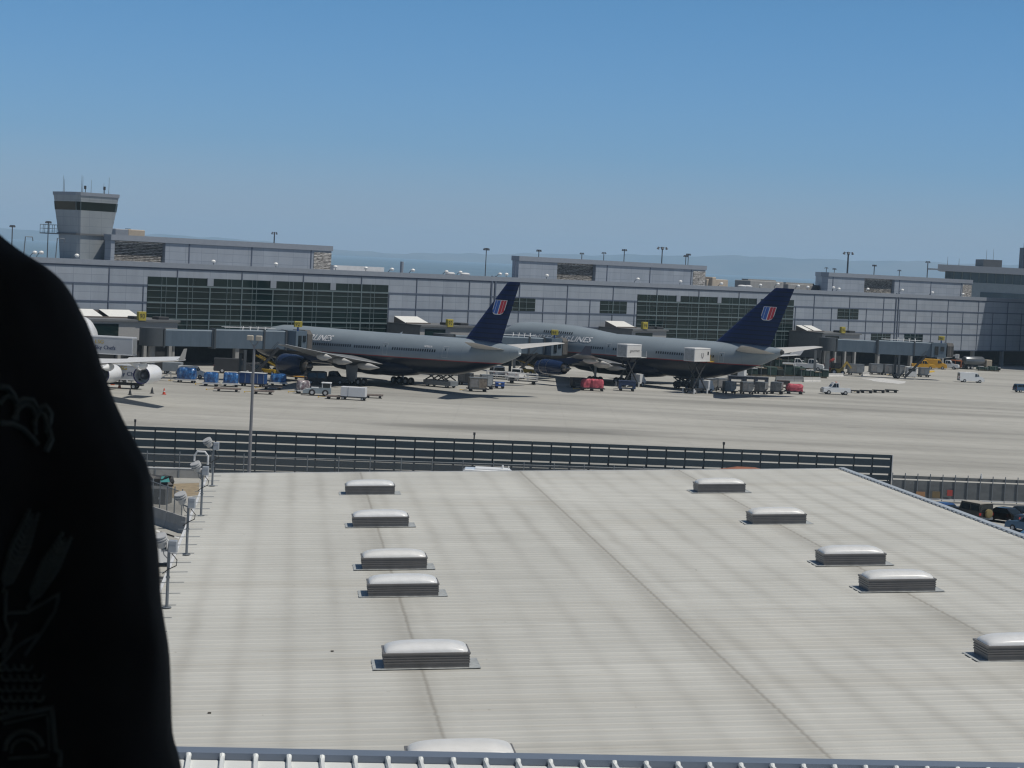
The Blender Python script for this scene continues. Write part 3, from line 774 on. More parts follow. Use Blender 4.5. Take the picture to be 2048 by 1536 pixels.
emblem(fin7, 57.45, 15.55, 2.6, 2.35, .75, -.30)
window_row(F7, f7, 18.4, 27.6, 5.80, .028); window_row(F7, f7, 28.5, 34.6, 6.02, .028); window_row(F7, f7, 37.5, 47.2, 6.25, .026)
door_on(F7, f7, 35.3, 5.35, 7.3); door_on(F7, f7, 48.9, 5.75, 7.6)
lettering('airline_title', 'UNITED AIRLINES', 1.36, lambda x, y: F7.side(8.3 + x * 1.335, 6.45 + (x * .025) + y, -1, .05), letter_white, f7, .30, .09)
lettering('registration', 'N786UA', .5, lambda x, y: F7.side(44.6 + x, 7.15 + y, -1, .04), letter_white, f7, 0, .02)
b = MB(); b.lathe([(0, .16), (.3, .02)], (62.9, 0, 7.3), 'X', 8); b.build('tail_light', letter_white, f7)
b = MB(); b.prism([(36.0, -.04, 8.85), (36.6, -.04, 8.85), (36.7, -.04, 9.2)], (0, .08, 0)); b.build('blade_antenna', letter_white, f7)

# ------------------------------------------------ four engine jets with an upper deck
F4 = Fuselage([(0, 5.0, 5.1, .05, 0), (.6, 4.1, 6.1, .95, 0), (2, 3.35, 7.3, 1.75, 7.4), (4, 2.8, 8.4, 2.45, 8.9), (6, 2.45, 8.95, 2.9, 9.85), (8, 2.28, 9.1, 3.12, 10.15), (11, 2.2, 9.12, 3.25, 10.22),
               (18, 2.2, 9.12, 3.25, 10.20), (21.5, 2.2, 9.12, 3.25, 10.08), (25, 2.2, 9.12, 3.25, 9.8), (28, 2.2, 9.14, 3.25, 9.45), (31, 2.2, 9.15, 3.25, 9.17), (34, 2.2, 9.16, 3.25, 9.1), (50, 2.25, 9.2, 3.25, 9), (54, 2.65, 9.22, 3.15, 9), (58, 3.6, 9.2, 2.85, 9), (62, 4.9, 9.15, 2.3, 9), (65, 6.0, 9.05, 1.65, 9), (67.3, 7.05, 8.9, 1.0, 8), (68.4, 7.7, 8.75, .5, 8)])
def jumbo(t4, body_m, belly_m, wing_m, flap_m, stab_m, let_m, cowl_m, nozzle_m, fin_m, wl_near, wl_far, fair_m):
    b = MB(); xs = [0, .2, .6, 1.3, 2, 3, 4, 5, 6, 7, 8, 9.5, 11, 14.5, 18, 20, 21.5, 23, 25, 26.5, 28, 29.5, 31, 32.5, 34] + [38, 42, 46, 50, 52, 54, 56, 58, 60, 62, 63.5, 65, 66.2, 67.3, 68, 68.4]
    b.loft([F4.ring(x, 44) for x in xs]); f4 = b.build('fuselage', body_m, t4, 60)
    b = MB(); b.loft([[(x, w_ * math.cos(a), zc + h_ * math.sin(a)) for a in [i * math.pi / 12 for i in range(24)]] for x, w_, h_, zc in ((20, .6, .4, 3.2), (23.5, 3.2, 1.4, 3.2), (28, 3.55, 1.7, 3.2), (38, 3.55, 1.7, 3.2), (42, 3.0, 1.3, 3.2), (45.5, .6, .4, 3.3))]); b.build('belly_fairing', belly_m, f4, 60)
    for sg in (-1, 1):
        w_ = wing(sg, [(20.6, 2.6, 3.5, 16.2, .12), (29.5, 12, 4.4, 9.6, .10), (38.2, 21.2, 5.35, 6.4, .09), (47.6, 31.0, 6.45, 3.7, .08), (48.4, 31.4, 6.5, 2.9, .07)], wing_m, t4, 'wing')
        b = MB()
        secs = ((36.9, 3.6, 3.7), (39.2, 12, 4.4), (44.7, 21.2, 5.37), (51.3, 31.0, 6.48))
        for (x, y, z), (x2, y2, z2) in zip(secs, secs[1:]):
            fx, fz = (2.6, .62) if body_m is white_jet else (1.1, .17); b.add([(x - fx, sg * y, z + fz), (x + .1, sg * y, z + .02), (x2 + .05, sg * y2, z2 + .02), (x2 - fx * .8, sg * y2, z2 + fz * .75)], [(0, 1, 2, 3)])
        b.build('trailing_flap', flap_m, w_)
        b = MB(); b.loft([airfoil(48.6, sg * 31.3, 6.5, 2.7, .07, (0, 1, 0)), airfoil(50.6, sg * 32.2, 8.1, 1.3, .06, (0, 1, 0))]); b.build('winglet', wl_near if sg < 0 else wl_far, w_, 50)
        for x, y, z, L in ((34.5, 7.4, 3.25, 5.2), (37.4, 14.0, 3.95, 4.6), (41.0, 18.6, 4.5, 4.2), (43.6, 24.3, 5.15, 3.6)):
            b = MB(); b.lathe([(0, .05), (.4, .30), (1.4, .46), (L * .6, .40), (L, .04)], (x, sg * y, z), 'X', 12, sz=1.2); b.build('flap_fairing', fair_m, w_)
        nacelle(t4, 22.2, sg * 11.8, 2.35, 5.2, 1.36, cowl_m, lip_m, nozzle_m, ((29, 4.2), (33, 4.0)), cowl_m, True, cowl_m is white_jet)
        nacelle(t4, 31.6, sg * 21.2, 3.25, 5.2, 1.36, cowl_m, lip_m, nozzle_m, ((38, 5.2), (41.5, 5.1)), cowl_m, True, cowl_m is white_jet)
        gear(t4, 31.0, sg * 5.6, 3.3, (-.5, .5), 1.47, .62, .6); gear(t4, 34.3, sg * 1.9, 2.6, (-.5, .5), 1.47, .62, .6)
        wing(sg, [(59.2, 1.0, 7.9, 8.6, .09), (67.3, 10.9, 9.2, 2.4, .08), (68.0, 11.1, 9.25, 1.5, .05)], stab_m, t4, 'stabilizer')
    gear(t4, 7.8, 0, 2.8, (0,), 1, .6, .4)
    fin4 = vfin([(51.6, 8.9, 66.2, .09), (54.2, 9.25, 66.0, .09), (66.2, 19.3, 70.3, .085), (66.5, 19.42, 70.2, .04)], fin_m, t4)
    return f4, fin4
t4 = thing('jumbo_jet_airliner', 'grey four engine double deck jet with navy fin, farther of the parked pair', 'airliner', (-3.885, 396.3, 0), -.735)
f4, fin4 = jumbo(t4, livery('jumbo_livery', 5.28, .010, 50), belly_navy, wing_grey, wing_top, tail_grey, letter_white, eng_navy, core_m, fin_n.m, navy_paint, wing_top, tail_grey)
emblem(fin4, 64.35, 16.05, 2.75, 2.45, .75, -.32)
window_row(F4, f4, 32.9, 36.5, 6.2, .01); window_row(F4, f4, 43.0, 56.0, 6.3, .01); window_row(F4, f4, 26.5, 30.6, 6.15, .01); window_row(F4, f4, 15.0, 22.0, 8.45, .0)
door_on(F4, f4, 31.2, 5.5, 7.4); door_on(F4, f4, 57.0, 5.7, 7.5)
lettering('airline_title', 'UNITED AIRLINES', 1.42, lambda x, y: F4.side(11.0 + x * 1.43, 7.0 + x * .022 + y, -1, .06), letter_white, f4, .30, .09)
b = MB(); b.lathe([(0, .5), (.25, .42), (.5, .3)], (68.3, 0, 8.2), 'X', 12); b.build('exhaust_cone', dark_steel, f4)


# ------------------------------------------------ white jet at the left, seen from behind
white_jet = mat('white_jet_paint', (.74, .75, .76), .3, var=.05, coat=.2)
jet_violet = mat('jet_violet', (.03, .025, .12), .35)
tA = thing('white_jet_airliner', 'white four engine jet at left, wing with grey winglet, mostly hidden by the person', 'airliner', (-66.97, 318.94, 0), -1.7278)
jumbo(tA, white_jet, white_jet, white_jet, white_jet, white_jet, None, white_jet, dull_white, jet_violet, tail_grey, tail_grey, white_jet)

# ================================================================ jet bridges
bridge_m = NT('bridge_panels', .5, .1, .4)
bt = bridge_m.ramp(bridge_m.noise(.7, 5, (1, 1, .4)), [(.3, (.095, .130, .165)), (.7, (.125, .165, .205))])
bridge_m.out(bridge_m.mix(bridge_m.math('MULTIPLY', bridge_m.line(bridge_m.x, 1.5, .06), .3), bt, (.08, .10, .12))); bridge_m = bridge_m.m
bridge_dark = mat('bridge_dark', (.055, .065, .075), .7)
bellows = mat('hood_canvas', (.10, .095, .09), .9, var=.4, scale=4, stretch=(6, 1, 1))
def jet_bridge(label, p0, p1, zf, cab_az, sign=None, split=.40, lift=0.0):
    d = p1 - p0; L = Vector((d.x, d.y, 0)).length; az = math.atan2(d.y, d.x)
    t = thing('jet_bridge', label, 'jet bridge', (p0.x, p0.y, 0), az, 'passenger boarding bridges')
    b = MB(); b.tube((0, 0, zf - .15), (0, 0, zf + 2.75), 2.1, n=14); b.build('rotunda', bridge_dark, t)
    b = MB(); b.tube((0, 0, 0), (0, 0, zf - .15), .55, n=12); b.tube((-2.6, .4, 0), (-2.6, .4, zf - .2), .3, n=8); b.tube((0, 0, 0), (0, 0, .25), 1.2, n=12); b.build('rotunda_column', concrete, t)
    xa, xb = 1.6, L * split
    def tun(x0, x1, h0, h1, w, dz=0):
        b = MB(); b.loft([[(x, y, z + lift * x / L) for y, z in ((-w, zf - h0), (w, zf - h0), (w, zf + h1 - .12), (w - .12, zf + h1), (-w + .12, zf + h1), (-w, zf + h1 - .12))] for x in (x0, x1)], smooth=False)
        return b
    a = tun(xa, xb + 1.2, .12, 2.55, 1.35).build('tunnel', bridge_m, t)
    for x in (xa + .02, xb + 1.0): b = MB(); b.box(x, x + .25, -1.5, 1.5, zf - .3, zf + 2.7); b.build('tunnel_frame', bridge_dark, a)
    a = tun(xb + 1.25, L - 3.0, .3, 2.72, 1.55).build('tunnel', bridge_m, t)
    for x in (xb + 1.3, L * .72, L - 3.3): b = MB(); b.box(x, x + .28, -1.68, 1.68, zf - .45 + lift * x / L, zf + 2.85 + lift * x / L); b.build('tunnel_frame', bridge_dark, a)
    b = MB()
    for x0, x1, y, z in ((L * .46, L * .8, -1.3, .0), (L * .46, L * .8, 1.1, 0)):
        b.tube((x0, y, zf + 3.05 + lift * .6), (x1, y, zf + 3.05 + lift * .8), .04)
    for k in range(4): x = L * (.58 + .05 * k); b.tube((x, -1.3, zf + 2.7), (x + .3, -.5, zf + 3.5), .05); b.tube((x, -.5, zf + 3.5), (x + .4, .6, zf + 2.8), .04)
    b.build('cable_loops', dull_white, a)
    zc = zf + lift
    cab = MB(); cab.M = Matrix.Translation((L - 1.8, 0, 0)) @ Matrix.Rotation(cab_az - az, 4, 'Z')
    cab.loft([[(x, y, z) for x, y in ((-1.7, -1.9), (1.5, -1.9), (1.9, -1.2), (1.9, 1.2), (1.5, 1.9), (-1.7, 1.9))] for z in (zc - .45, zc + 2.75)], smooth=False)
    cb = cab.build('cab', bridge_m, t)
    hd = MB(); hd.M = cab.M; hd.loft([[(x, y * k, z) for y, z in ((-1.75, zc - .25), (1.75, zc - .25), (1.75, zc + 2.2), (1.2, zc + 2.85), (-1.2, zc + 2.85), (-1.75, zc + 2.2))] for x, k in ((1.92, 1), (2.5, 1.04), (2.8, .98), (3.3, 1.03))], smooth=False); hd.build('hood', bellows, cb)
    ds = MB(); ds.M = cab.M; ds.box(-1.0, -.2, -2.02, -1.9, zc + .1, zc + 2.0); ds.box(.3, 1.1, -2.02, -1.9, zc + 1.0, zc + 2.0); ds.build('cab_window', dark_glass, cb)
    x = L * .60; b = MB()
    for y in (-1.75, 1.75): b.box(x - .22, x + .22, y - .18, y + .18, .9, zf - .3)
    b.box(x - .25, x + .25, -1.5, 1.5, zf - .9, zf - .35); b.box(x - .5, x + .5, -1.9, 1.9, .55, .95)
    lg = b.build('drive_column', bridge_dark, t)
    for y in (-1.3, 1.3): wheel(lg, x, y, .55, .55, .5)
    b = MB(); x0 = L - 4.6
    for y in (-2.75, -1.85): b.bar((x0, y, zc - .1), (x0 - 4.6, y, .35), .1, .3)
    for k in range(12): q = (k + .5) / 12; b.box(x0 - 4.6 * q - .14, x0 - 4.6 * q + .14, -2.7, -1.9, zc - .1 - (zc - .45) * q - .03, zc - .1 - (zc - .45) * q)
    for y in (-2.75, -1.85): b.bar((x0, y, zc + .9), (x0 - 4.6, y, 1.3), .05, .05)
    b.build('service_stair', dark_steel, t)
    if sign:
        b = MB(); b.tube((L - 1.2, -1.2, zc + 2.7), (L - 1.2, -1.2, zc + 3.4), .16); pst = b.build('sign_post', blue_paint, t)
        b = MB(); b.bbox(L - 1.85, L - .55, -1.5, -.9, zc + 3.4, zc + 4.35, .05); bd = b.build('gate_sign', sign_yellow, pst)
        lettering('sign_number', sign, .8, lambda x_, y_: (L - 1.75 + x_, -1.52, zc + 3.58 + y_), dark_steel, bd)
    return t
V2 = lambda x, y: Vector((x, y, 0))
jet_bridge('long blue grey boarding bridge reaching the forward door of the nearer twin jet', V2(-58.3, 322.5), V2(-34.95, 331.1), 5.45, R(62), '92', .34, .35)
jet_bridge('blue grey boarding bridge docked to the double deck jet, behind the twin jet tail', V2(-13.0, 371.5), V2(8.4, 376.5), 5.0, R(50), '94', .40)
jet_bridge('blue grey boarding bridge at the vacant gate, no aircraft at its cab', V2(69.8, 445.5), V2(96.0, 446.5), 5.6, R(5), '96', .36)
# ================================================================ ground equipment
HFAC = math.atan2(-.67, -.74)
def wheels4(parent, L, W, r, w=.22, hub=True):
    for sx in (-1, 1):
        for sy in (-1, 1): wheel(parent, sx * L / 2, sy * W / 2, r, r, w, hub)
def dolly_on(t, L=2.6, W=1.7, z=.48, m=None, bar=True):
    b = MB(); b.box(-L / 2, L / 2, -W / 2, W / 2, z - .1, z)
    for k in range(5): x = -L / 2 + L * (k + .5) / 5; b.tube((x, -W / 2 + .1, z + .01), (x, W / 2 - .1, z + .01), .04, n=6)
    b.box(-L / 2 - .03, L / 2 + .03, -W / 2 - .05, -W / 2, z - .12, z + .06); b.box(-L / 2 - .03, L / 2 + .03, W / 2, W / 2 + .05, z - .12, z + .06)
    b.build('deck', m or grey_steel, t)
    wheels4(t, L * .66, W * .8, .2, .16, False)
    if bar: b = MB(); b.bar((-L / 2, 0, .32), (-L / 2 - 1.1, 0, .2), .1, .07); b.tube((-L / 2 - 1.1, 0, .2), (-L / 2 - 1.25, 0, .2), .1); b.build('drawbar', yellow_paint, t)
def dolly(px, py, rz, label, group='empty pallet dollies on the apron', L=3.2, W=2.2, m=None):
    p = at(px, py); t = thing('pallet_dolly', label, 'dolly', (p.x, p.y, 0), rz, group); dolly_on(t, L, W, .48, m); return t
wrap = NT('blue_plastic_wrap', .22, 0, .7)
wrap.out(wrap.ramp(wrap.noise(1.6, 6, (1, 1, .6), .7), [(.30, (.008, .025, .07)), (.48, (.018, .08, .24)), (.60, (.04, .17, .42)), (.72, (.35, .48, .62))]))
wrap.bump(wrap.noise(5, 4, (1, 1, .5)), .6, .12)
clear_wrap = NT('silver_wrap', .2, 0, .7)
clear_wrap.out(clear_wrap.ramp(clear_wrap.noise(2.2, 6, (1, 1, .6), .7), [(.3, (.13, .08, .09)), (.5, (.25, .2, .21)), (.66, (.6, .58, .58))]))
clear_wrap.bump(clear_wrap.noise(5, 4), .6, .12)
def lump(L, W, H, z0, seed, sag=.14):
    rnd = random.Random(seed); rg = []; n = 20
    for k, (zz, s) in enumerate(((0, .96), (.25, 1.0), (.55, 1.0), (.82, .97), (.95, .88), (1.0, .62))):
        r_ = []
        for i in range(n):
            a = 2 * math.pi * i / n; c, q = math.cos(a), math.sin(a)
            f = 1 / max(abs(c), abs(q)) ** .82
            j = 1 + rnd.uniform(-1, 1) * sag * .35
            r_.append((c * f * L / 2 * s * j * .97, q * f * W / 2 * s * j * .97, z0 + H * zz + rnd.uniform(-1, 1) * sag * (.5 if k > 3 else .1)))
        rg.append(r_)
    b = MB(); b.loft(rg, True, False); return b
def wrapped_load(px, py, rz, L, W, H, label, m, seed, dl_label, group='plastic wrapped cargo pallets'):
    p = at(px, py)
    d = thing('pallet_dolly', dl_label, 'dolly', (p.x, p.y, 0), rz, 'dollies carrying wrapped cargo'); dolly_on(d, L + .2, W + .1, .5, dull_white)
    t = thing('cargo_pallet', label, 'cargo pallet', (p.x, p.y, .56), rz, group)
    lump(L, W, H, .02, seed).build('wrapped_load', m, t)
    b = MB(); b.box(-L / 2 - .02, L / 2 + .02, -W / 2 - .02, W / 2 + .02, 0, .05); b.build('pallet_base', alu, t)
for i, (px, py, L, H, lab, dl) in enumerate((
    (373, 765, 3.1, 1.75, 'tall blue wrapped cargo pallet leftmost, beside the white jet wingtip', 'white edged dolly under the leftmost tall blue pallet'),
    (422, 772, 2.3, 1.6, 'bright shiny blue wrapped pallet second from the wingtip', 'dolly with yellow drawbar under the shiny blue pallet'),
    (461, 773, 2.4, 1.6, 'dull dark blue wrapped pallet left of the blue lockers', 'dolly under the dull dark blue wrapped pallet'),
    (556, 771, 2.6, 1.3, 'low domed blue wrapped pallet right of the tall light pole', 'dolly under the low domed blue pallet'))):
    wrapped_load(px, py, R(-4 + 5 * i), L, 2.1, H, lab, wrap.m, 11 + i, dl)
wrapped_load(606, 787, R(20), 2.0, 1.7, 1.4, 'silver and maroon wrapped pallet just ahead of the grey tow tractor', clear_wrap.m, 31, 'blue grey dolly under the silver wrapped pallet')

def uld(px, py, rz, label, group, m=None, L=1.75, W=1.5, H=1.55, canvas=None, dl=None, z0=.54):
    p = at(px, py)
    if dl: d = thing('container_dolly', dl, 'dolly', (p.x, p.y, 0), rz, 'container dollies'); dolly_on(d, L + .5, W + .2, .5, dark_steel)
    t = thing('cargo_container', label, 'container', (p.x, p.y, z0), rz, group)
    b = MB(); b.prism([(-L / 2, -W / 2, 0), (L / 2 - .38, -W / 2, 0), (L / 2, -W / 2, .45), (L / 2, -W / 2, H), (-L / 2, -W / 2, H)], (0, W, 0)); b.build('shell', m or alu, t)
    b = MB(); e = .012
    for x0, x1, zz0, zz1 in ((-L / 2, L / 2, H - .07, H), (-L / 2, -L / 2 + .07, .0, H), (L / 2 - .07, L / 2, .5, H), (-.04, .04, .05, H - .08), (-L / 2, L / 2 - .4, 0, .06)):
        b.box(x0, x1, -W / 2 - .03, -W / 2, zz0, zz1)
    for y0, y1 in ((-W / 2, -W / 2 + .07), (W / 2 - .07, W / 2), (-.04, .04)): b.box(-L / 2 - .03, -L / 2, y0, y1, .05, H - .02)
    b.box(-L / 2 - .02, L / 2 + .02, -W / 2 - .02, W / 2 + .02, H + .002, H + .05)
    b.build('edge_rail', grey_steel, t)
    b = MB(); b.box(-L / 2 + .15, -.12, -W / 2 - .02, -W / 2, .2, H - .2); b.build('door_curtain', canvas or mat('curtain_grey', (.20, .20, .205), .8, var=.25, scale=3), t)
    return t
dirty_alu = mat('dirty_aluminium', (.25, .245, .235), .5, .4, var=.45, scale=1.6)
G1 = 'dull aluminium containers behind the jumbo tail'
for px, py, rz, lab, dl in ((1394, 780, .3, 'aluminium container leftmost of the row under the jumbo tail', 'dolly under the leftmost aluminium container of the tail row'),
                        (1421, 781, .3, 'aluminium container second in the row under the jumbo tail', 'dolly under the second aluminium container of the tail row'),
                        (1440, 780, .5, 'aluminium container third in the row, half behind the front ones', 'dolly under the third, half hidden, aluminium container'),
                        (1458, 787, .25, 'aluminium container at the left end of the front row', 'dolly under the left end container of the front row'),
                        (1493, 788, .2, 'aluminium container second of the front row below the jumbo fin', 'dolly under the second container of the front row'),
                        (1522, 788, -.5, 'aluminium container third of the front row, seen corner on', 'dolly under the corner on container of the front row'),
                        (1553, 788, -.35, 'aluminium container at the right end, beside the red covered cart', 'dolly under the container beside the red covered cart')):
    uld(px, py, rz, lab, G1, dirty_alu, 2.05, 1.6, 1.62, dl=dl)
uld(955, 783, .2, 'rust streaked mesh sided container below the twin jet tail', 'containers below the twin jet tail', mat('rusty_mesh', (.20, .17, .14), .7, .2, var=.4, scale=3), 3.0, 1.7, 1.75, dl='dolly under the rust streaked container')
uld(972, 778, .2, 'pale grey container behind the rust streaked one', 'containers below the twin jet tail', alu, 2.0, 1.7, 1.85, dl='dolly under the pale grey container')
uld(931, 770, -.3, 'dark container with lit white top right of the scissor loader', 'containers below the twin jet tail', mat('dark_container', (.10, .10, .105), .6), 2.3, 1.6, 1.5, dl='dolly under the dark container by the scissor loader')
for px, py, lab, w in ((1711, 750, 'wide grey cargo container leftmost of the far right row', 3.4), (1751, 749, 'grey cargo container second of the far right row', 2.9), (1775, 750, 'narrow grey cargo container third of the far right row', 2.1), (1796, 752, 'pale grey cargo container fourth, next to the white kiosk', 2.4)):
    uld(px, py, .15, lab, 'grey containers by the vacant bridge', mat('grey_container', (.24, .255, .27), .5, .3, var=.25), w, 1.8, 1.9, dl='low dolly under the ' + lab)
uld(1847, 754, .1, 'grey container at the right end beyond the white kiosk', 'grey containers by the vacant bridge', grey_steel, 2.1, 1.8, 1.6, dl='low dolly under the right end grey container')

blue_door = mat('locker_blue', (.025, .075, .22), .4, var=.15)
p = at(505, 773); t = thing('blue_locker_container', 'pair of blue steel lockers with upright door bars on a dolly', 'container', (p.x, p.y, .5), R(-8))
b = MB(); b.bbox(-2.1, 2.1, -.9, .9, 0, 1.65, .05); b.build('shell', blue_door, t)
b = MB()
for x in (-2.0, -1.0, -.06, .06, 1.0, 2.0): b.box(x - .03, x + .03, -.94, -.9, .1, 1.55)
b.build('door_bar', alu, t); b = MB(); b.box(-2.15, 2.15, -.95, .95, 1.655, 1.72); b.build('lid', dull_white, t)
d = thing('pallet_dolly', 'dolly under the pair of blue steel lockers', 'dolly', (p.x, p.y, 0), R(-8), 'container dollies'); dolly_on(d, 4.4, 1.9, .49, dark_steel)
for px, py, rz, L, lab in ((455, 783, .1, 4.0, 'long empty dolly loaded with straps, in front of the dull blue pallet'), (526, 788, .05, 3.2, 'empty dolly with yellow drawbar nearest the foot of the tall light pole'), (545, 779, .05, 3.0, 'empty dolly between the light pole and the low domed pallet'),
                           (667, 798, -.05, 2.2, 'small empty dolly hitched ahead of the white cargo box'), (748, 796, .05, 2.7, 'small rusty empty dolly trailing right of the white cargo box')):
    dolly(px, py, rz, lab, L=L, W=1.7, m=mat('rusty_deck', (.22, .18, .16), .8, var=.4, scale=3))
for k, (px, py) in enumerate(((1708, 786), (1733, 786), (1758, 785.5), (1783, 785))):
    dolly(px, py, .02, ('first', 'second', 'third', 'last')[k] + ' empty dolly counted from the white pickup in its towed train', 'empty dolly train behind the white pickup', L=2.3, W=1.5, m=dark_steel)

# covered carts
def covered_cart(px, py, rz, lab, L=3.0, H=1.35, seed=1, m=red_cloth):
    p = at(px, py); t = thing('baggage_cart', lab, 'baggage cart', (p.x, p.y, 0), rz, 'baggage carts'); dolly_on(t, L + .3, 1.6, .5, dark_steel)
    lump(L, 1.6, H, .52, seed, .2).build('cloth_cover', m, t); return t
covered_cart(1174, 781, .15, 'left of two red cloth covered baggage carts under the jumbo engine', 2.2, 1.45, 3)
covered_cart(1193, 782, .1, 'right of two red cloth covered baggage carts under the jumbo engine', 2.4, 1.5, 5)
covered_cart(1589, 788, .12, 'red cloth covered baggage cart at the end of the container row', 3.1, 1.3, 8)
def open_cart(px, py, rz, lab, m, L=3.0, H=1.8, W=1.6, group='baggage carts'):
    p = at(px, py); t = thing('baggage_cart', lab, 'baggage cart', (p.x, p.y, 0), rz, group)
    b = MB(); b.box(-L / 2, L / 2, -W / 2, W / 2, .42, .56); b.build('deck', m, t)
    b = MB(); b.box(-L / 2, -L / 2 + .5, -W / 2, W / 2, .565, H); b.box(L / 2 - .5, L / 2, -W / 2, W / 2, .565, H); b.box(-L / 2 + .5, L / 2 - .5, -W / 2, W / 2, 1.05, H); b.build('side_panel', m, t)
    b = MB(); b.bbox(-L / 2 - .06, L / 2 + .06, -W / 2 - .06, W / 2 + .06, H + .003, H + .1, .03); b.build('roof', m, t)
    wheels4(t, L * .7, W * .8, .24, .18, False)
    b = MB(); b.bar((-L / 2, 0, .4), (-L / 2 - .9, 0, .25), .08, .06); b.build('drawbar', dark_steel, t); return t
open_cart(1253, 782, .05, 'open sided blue baggage cart standing alone under the catering truck', navy_paint, 3.0, 1.75)
open_cart(1156, 776, .3, 'dark baggage cart behind the red covered carts', dark_steel, 2.6, 1.75)
open_cart(1472, 769, .05, 'left of the dark flat roofed carts behind the front container row', mat('slate_blue', (.04, .05, .075), .5), 3.2, 1.6)
open_cart(1500, 769, .05, 'middle dark flat roofed cart behind the front container row', MATS['slate_blue'], 2.6, 1.5)
open_cart(1522, 770, .05, 'right of the dark flat roofed carts behind the front container row', MATS['slate_blue'], 2.6, 1.5)
open_cart(1566, 780, .05, 'brown dark cart between the last container and red covered cart', mat('dark_brown', (.06, .045, .045), .6), 2.2, 1.75)
open_cart(999, 777, .1, 'small low blue cart right of the pale grey container', blue_paint, 1.5, 1.0)
p = at(707, 800); t = thing('cargo_box_cart', 'clean white cargo box on a four wheel cart in front of the twin jet', 'cart', (p.x, p.y, 0), R(-6))
b = MB(); b.bbox(-1.85, 1.85, -.8, .8, .56, 1.95, .04); b.build('box', mat('box_white', (.62, .63, .65), .4, var=.04), t)
b = MB(); b.box(-2.0, 2.0, -.82, .82, .38, .55); b.build('deck', dark_steel, t); wheels4(t, 2.9, 1.4, .26, .2)
b = MB(); b.box(-.75, -.7, -.83, -.8, .6, 1.9); b.build('door_seam', grey_steel, t)
def rail_cart(px, py, rz, lab, L):
    p = at(px, py); t = thing('rail_cart', lab, 'cart', (p.x, p.y, 0), rz, 'long railed carts by the twin jet tail')
    b = MB(); b.box(-L / 2, L / 2, -.85, .85, .5, .62); b.build('deck', dark_steel, t)
    b = MB()
    for y in (-.85, .85):
        for z in (1.15, 1.85): b.tube((-L / 2, y, z), (L / 2, y, z), .06, n=6)
        for k in range(4): x = -L / 2 + L * k / 3; b.tube((x, y, .6), (x, y, 1.85), .06, n=6)
    for x in (-L / 2, L / 2): b.tube((x, -.85, 1.85), (x, .85, 1.85), .06, n=6)
    b.build('rail', dull_white, t); wheels4(t, L * .75, 1.3, .28, .2, False)
rail_cart(1045, 768, -.12, 'right of the two long carts with white rails, near the white pickup', 5.2)
rail_cart(1002, 764, -.12, 'left of the two long carts with white rails, below the tail cone', 5.2)

# loaders and stands
def scissor_loader(px, py, rz, lab, hz, L=5.0, W=2.4, m=grey_steel):
    p = at(px, py); t = thing('scissor_loader', lab, 'cargo loader', (p.x, p.y, 0), rz, 'cargo loaders')
    b = MB(); b.bbox(-L / 2, L / 2, -W / 2, W / 2, .35, 1.15, .06); b.build('chassis', m, t); wheels4(t, L * .7, W * .85, .36, .3)
    b = MB()
    for y in (-W / 2 + .1, W / 2 - .1):
        for x0 in (-L * .42, 0.03):
            b.bar((x0, y, 1.2), (x0 + L * .4, y, hz - .1), .14, .18); b.bar((x0 + L * .4, y + .02, 1.2), (x0, y + .02, hz - .1), .14, .18)
    b.build('scissor', dark_steel, t)
    b = MB(); b.box(-L / 2, L / 2, -W / 2, W / 2, hz - .08, hz + .18); pl = b.build('platform', m, t)
    b = MB(); [b.tube((x, -W / 2, hz + .18), (x, -W / 2, hz + 1.1), .035, n=6) for x in (-L / 2, 0, L / 2 - .1)]; b.tube((-L / 2, -W / 2, hz + 1.1), (L / 2 - .1, -W / 2, hz + 1.1), .035, n=6); b.build('rail', grey_steel, pl)
scissor_loader(881, 774, -.55, 'cargo loader with raised scissor legs under the twin jet rear belly', 2.5, 5.6)
scissor_loader(1366, 777, -.4, 'dark cargo loader under the jumbo rear belly, left of the containers', 1.9, 3.2, 2.2, dark_steel)
def belt_loader(px, py, rz, lab, h=3.0, m=yellow_paint):
    p = at(px, py); t = thing('belt_loader', lab, 'belt loader', (p.x, p.y, 0), rz, 'yellow belt loaders under the bridges')
    b = MB(); b.bbox(-1.6, 1.6, -.8, .8, .35, .95, .05); b.build('chassis', m, t); wheels4(t, 2.1, 1.4, .34, .25)
    b = MB(); b.bar((-2.9, 0, .9), (2.9, 0, h), .8, .16); bt_ = b.build('conveyor', dark_steel, t)
    b = MB(); [b.bar((-2.9, y, 1.05), (2.9, y, h + .15), .09, .24) for y in (-.46, .46)]; b.build('side_rail', m, bt_)
    b = MB(); b.bar((1.0, 0, .9), (1.2, 0, 2.0), .5, .1); b.build('lift_strut', dark_steel, t)
belt_loader(540, 749, R(150), 'yellow belt loader tilted under the nearer boarding bridge')
belt_loader(1056, 748, R(150), 'yellow belt loader tilted under the second boarding bridge', 2.8)
def tow_bar(px, py, rz, lab, L=4.5):
    p = at(px, py); t = thing('tow_bar', lab, 'tow bar', (p.x, p.y, 0), rz, 'orange yellow tow bars')
    b = MB(); b.tube((-L / 2, -.25, .55), (L / 2, -.06, .5), .09); b.tube((-L / 2, .25, .55), (L / 2, .06, .5), .09); b.build('bar', mat('towbar_orange', (.55, .28, .03), .5), t)
    wheel(t, .2, .35, .25, .25, .14, False); wheel(t, .2, -.35, .25, .25, .14, False)
tow_bar(590, 759, .05, 'orange yellow tow bar lying under the twin jet engine')
tow_bar(1097, 753, .05, 'orange yellow tow bar lying left of the jumbo outer engine', 4.0)
p = at(330, 762); t = thing('service_stand', 'small grey stepped service stand right of the white jet engine', 'service stand', (p.x, p.y, 0), .2)
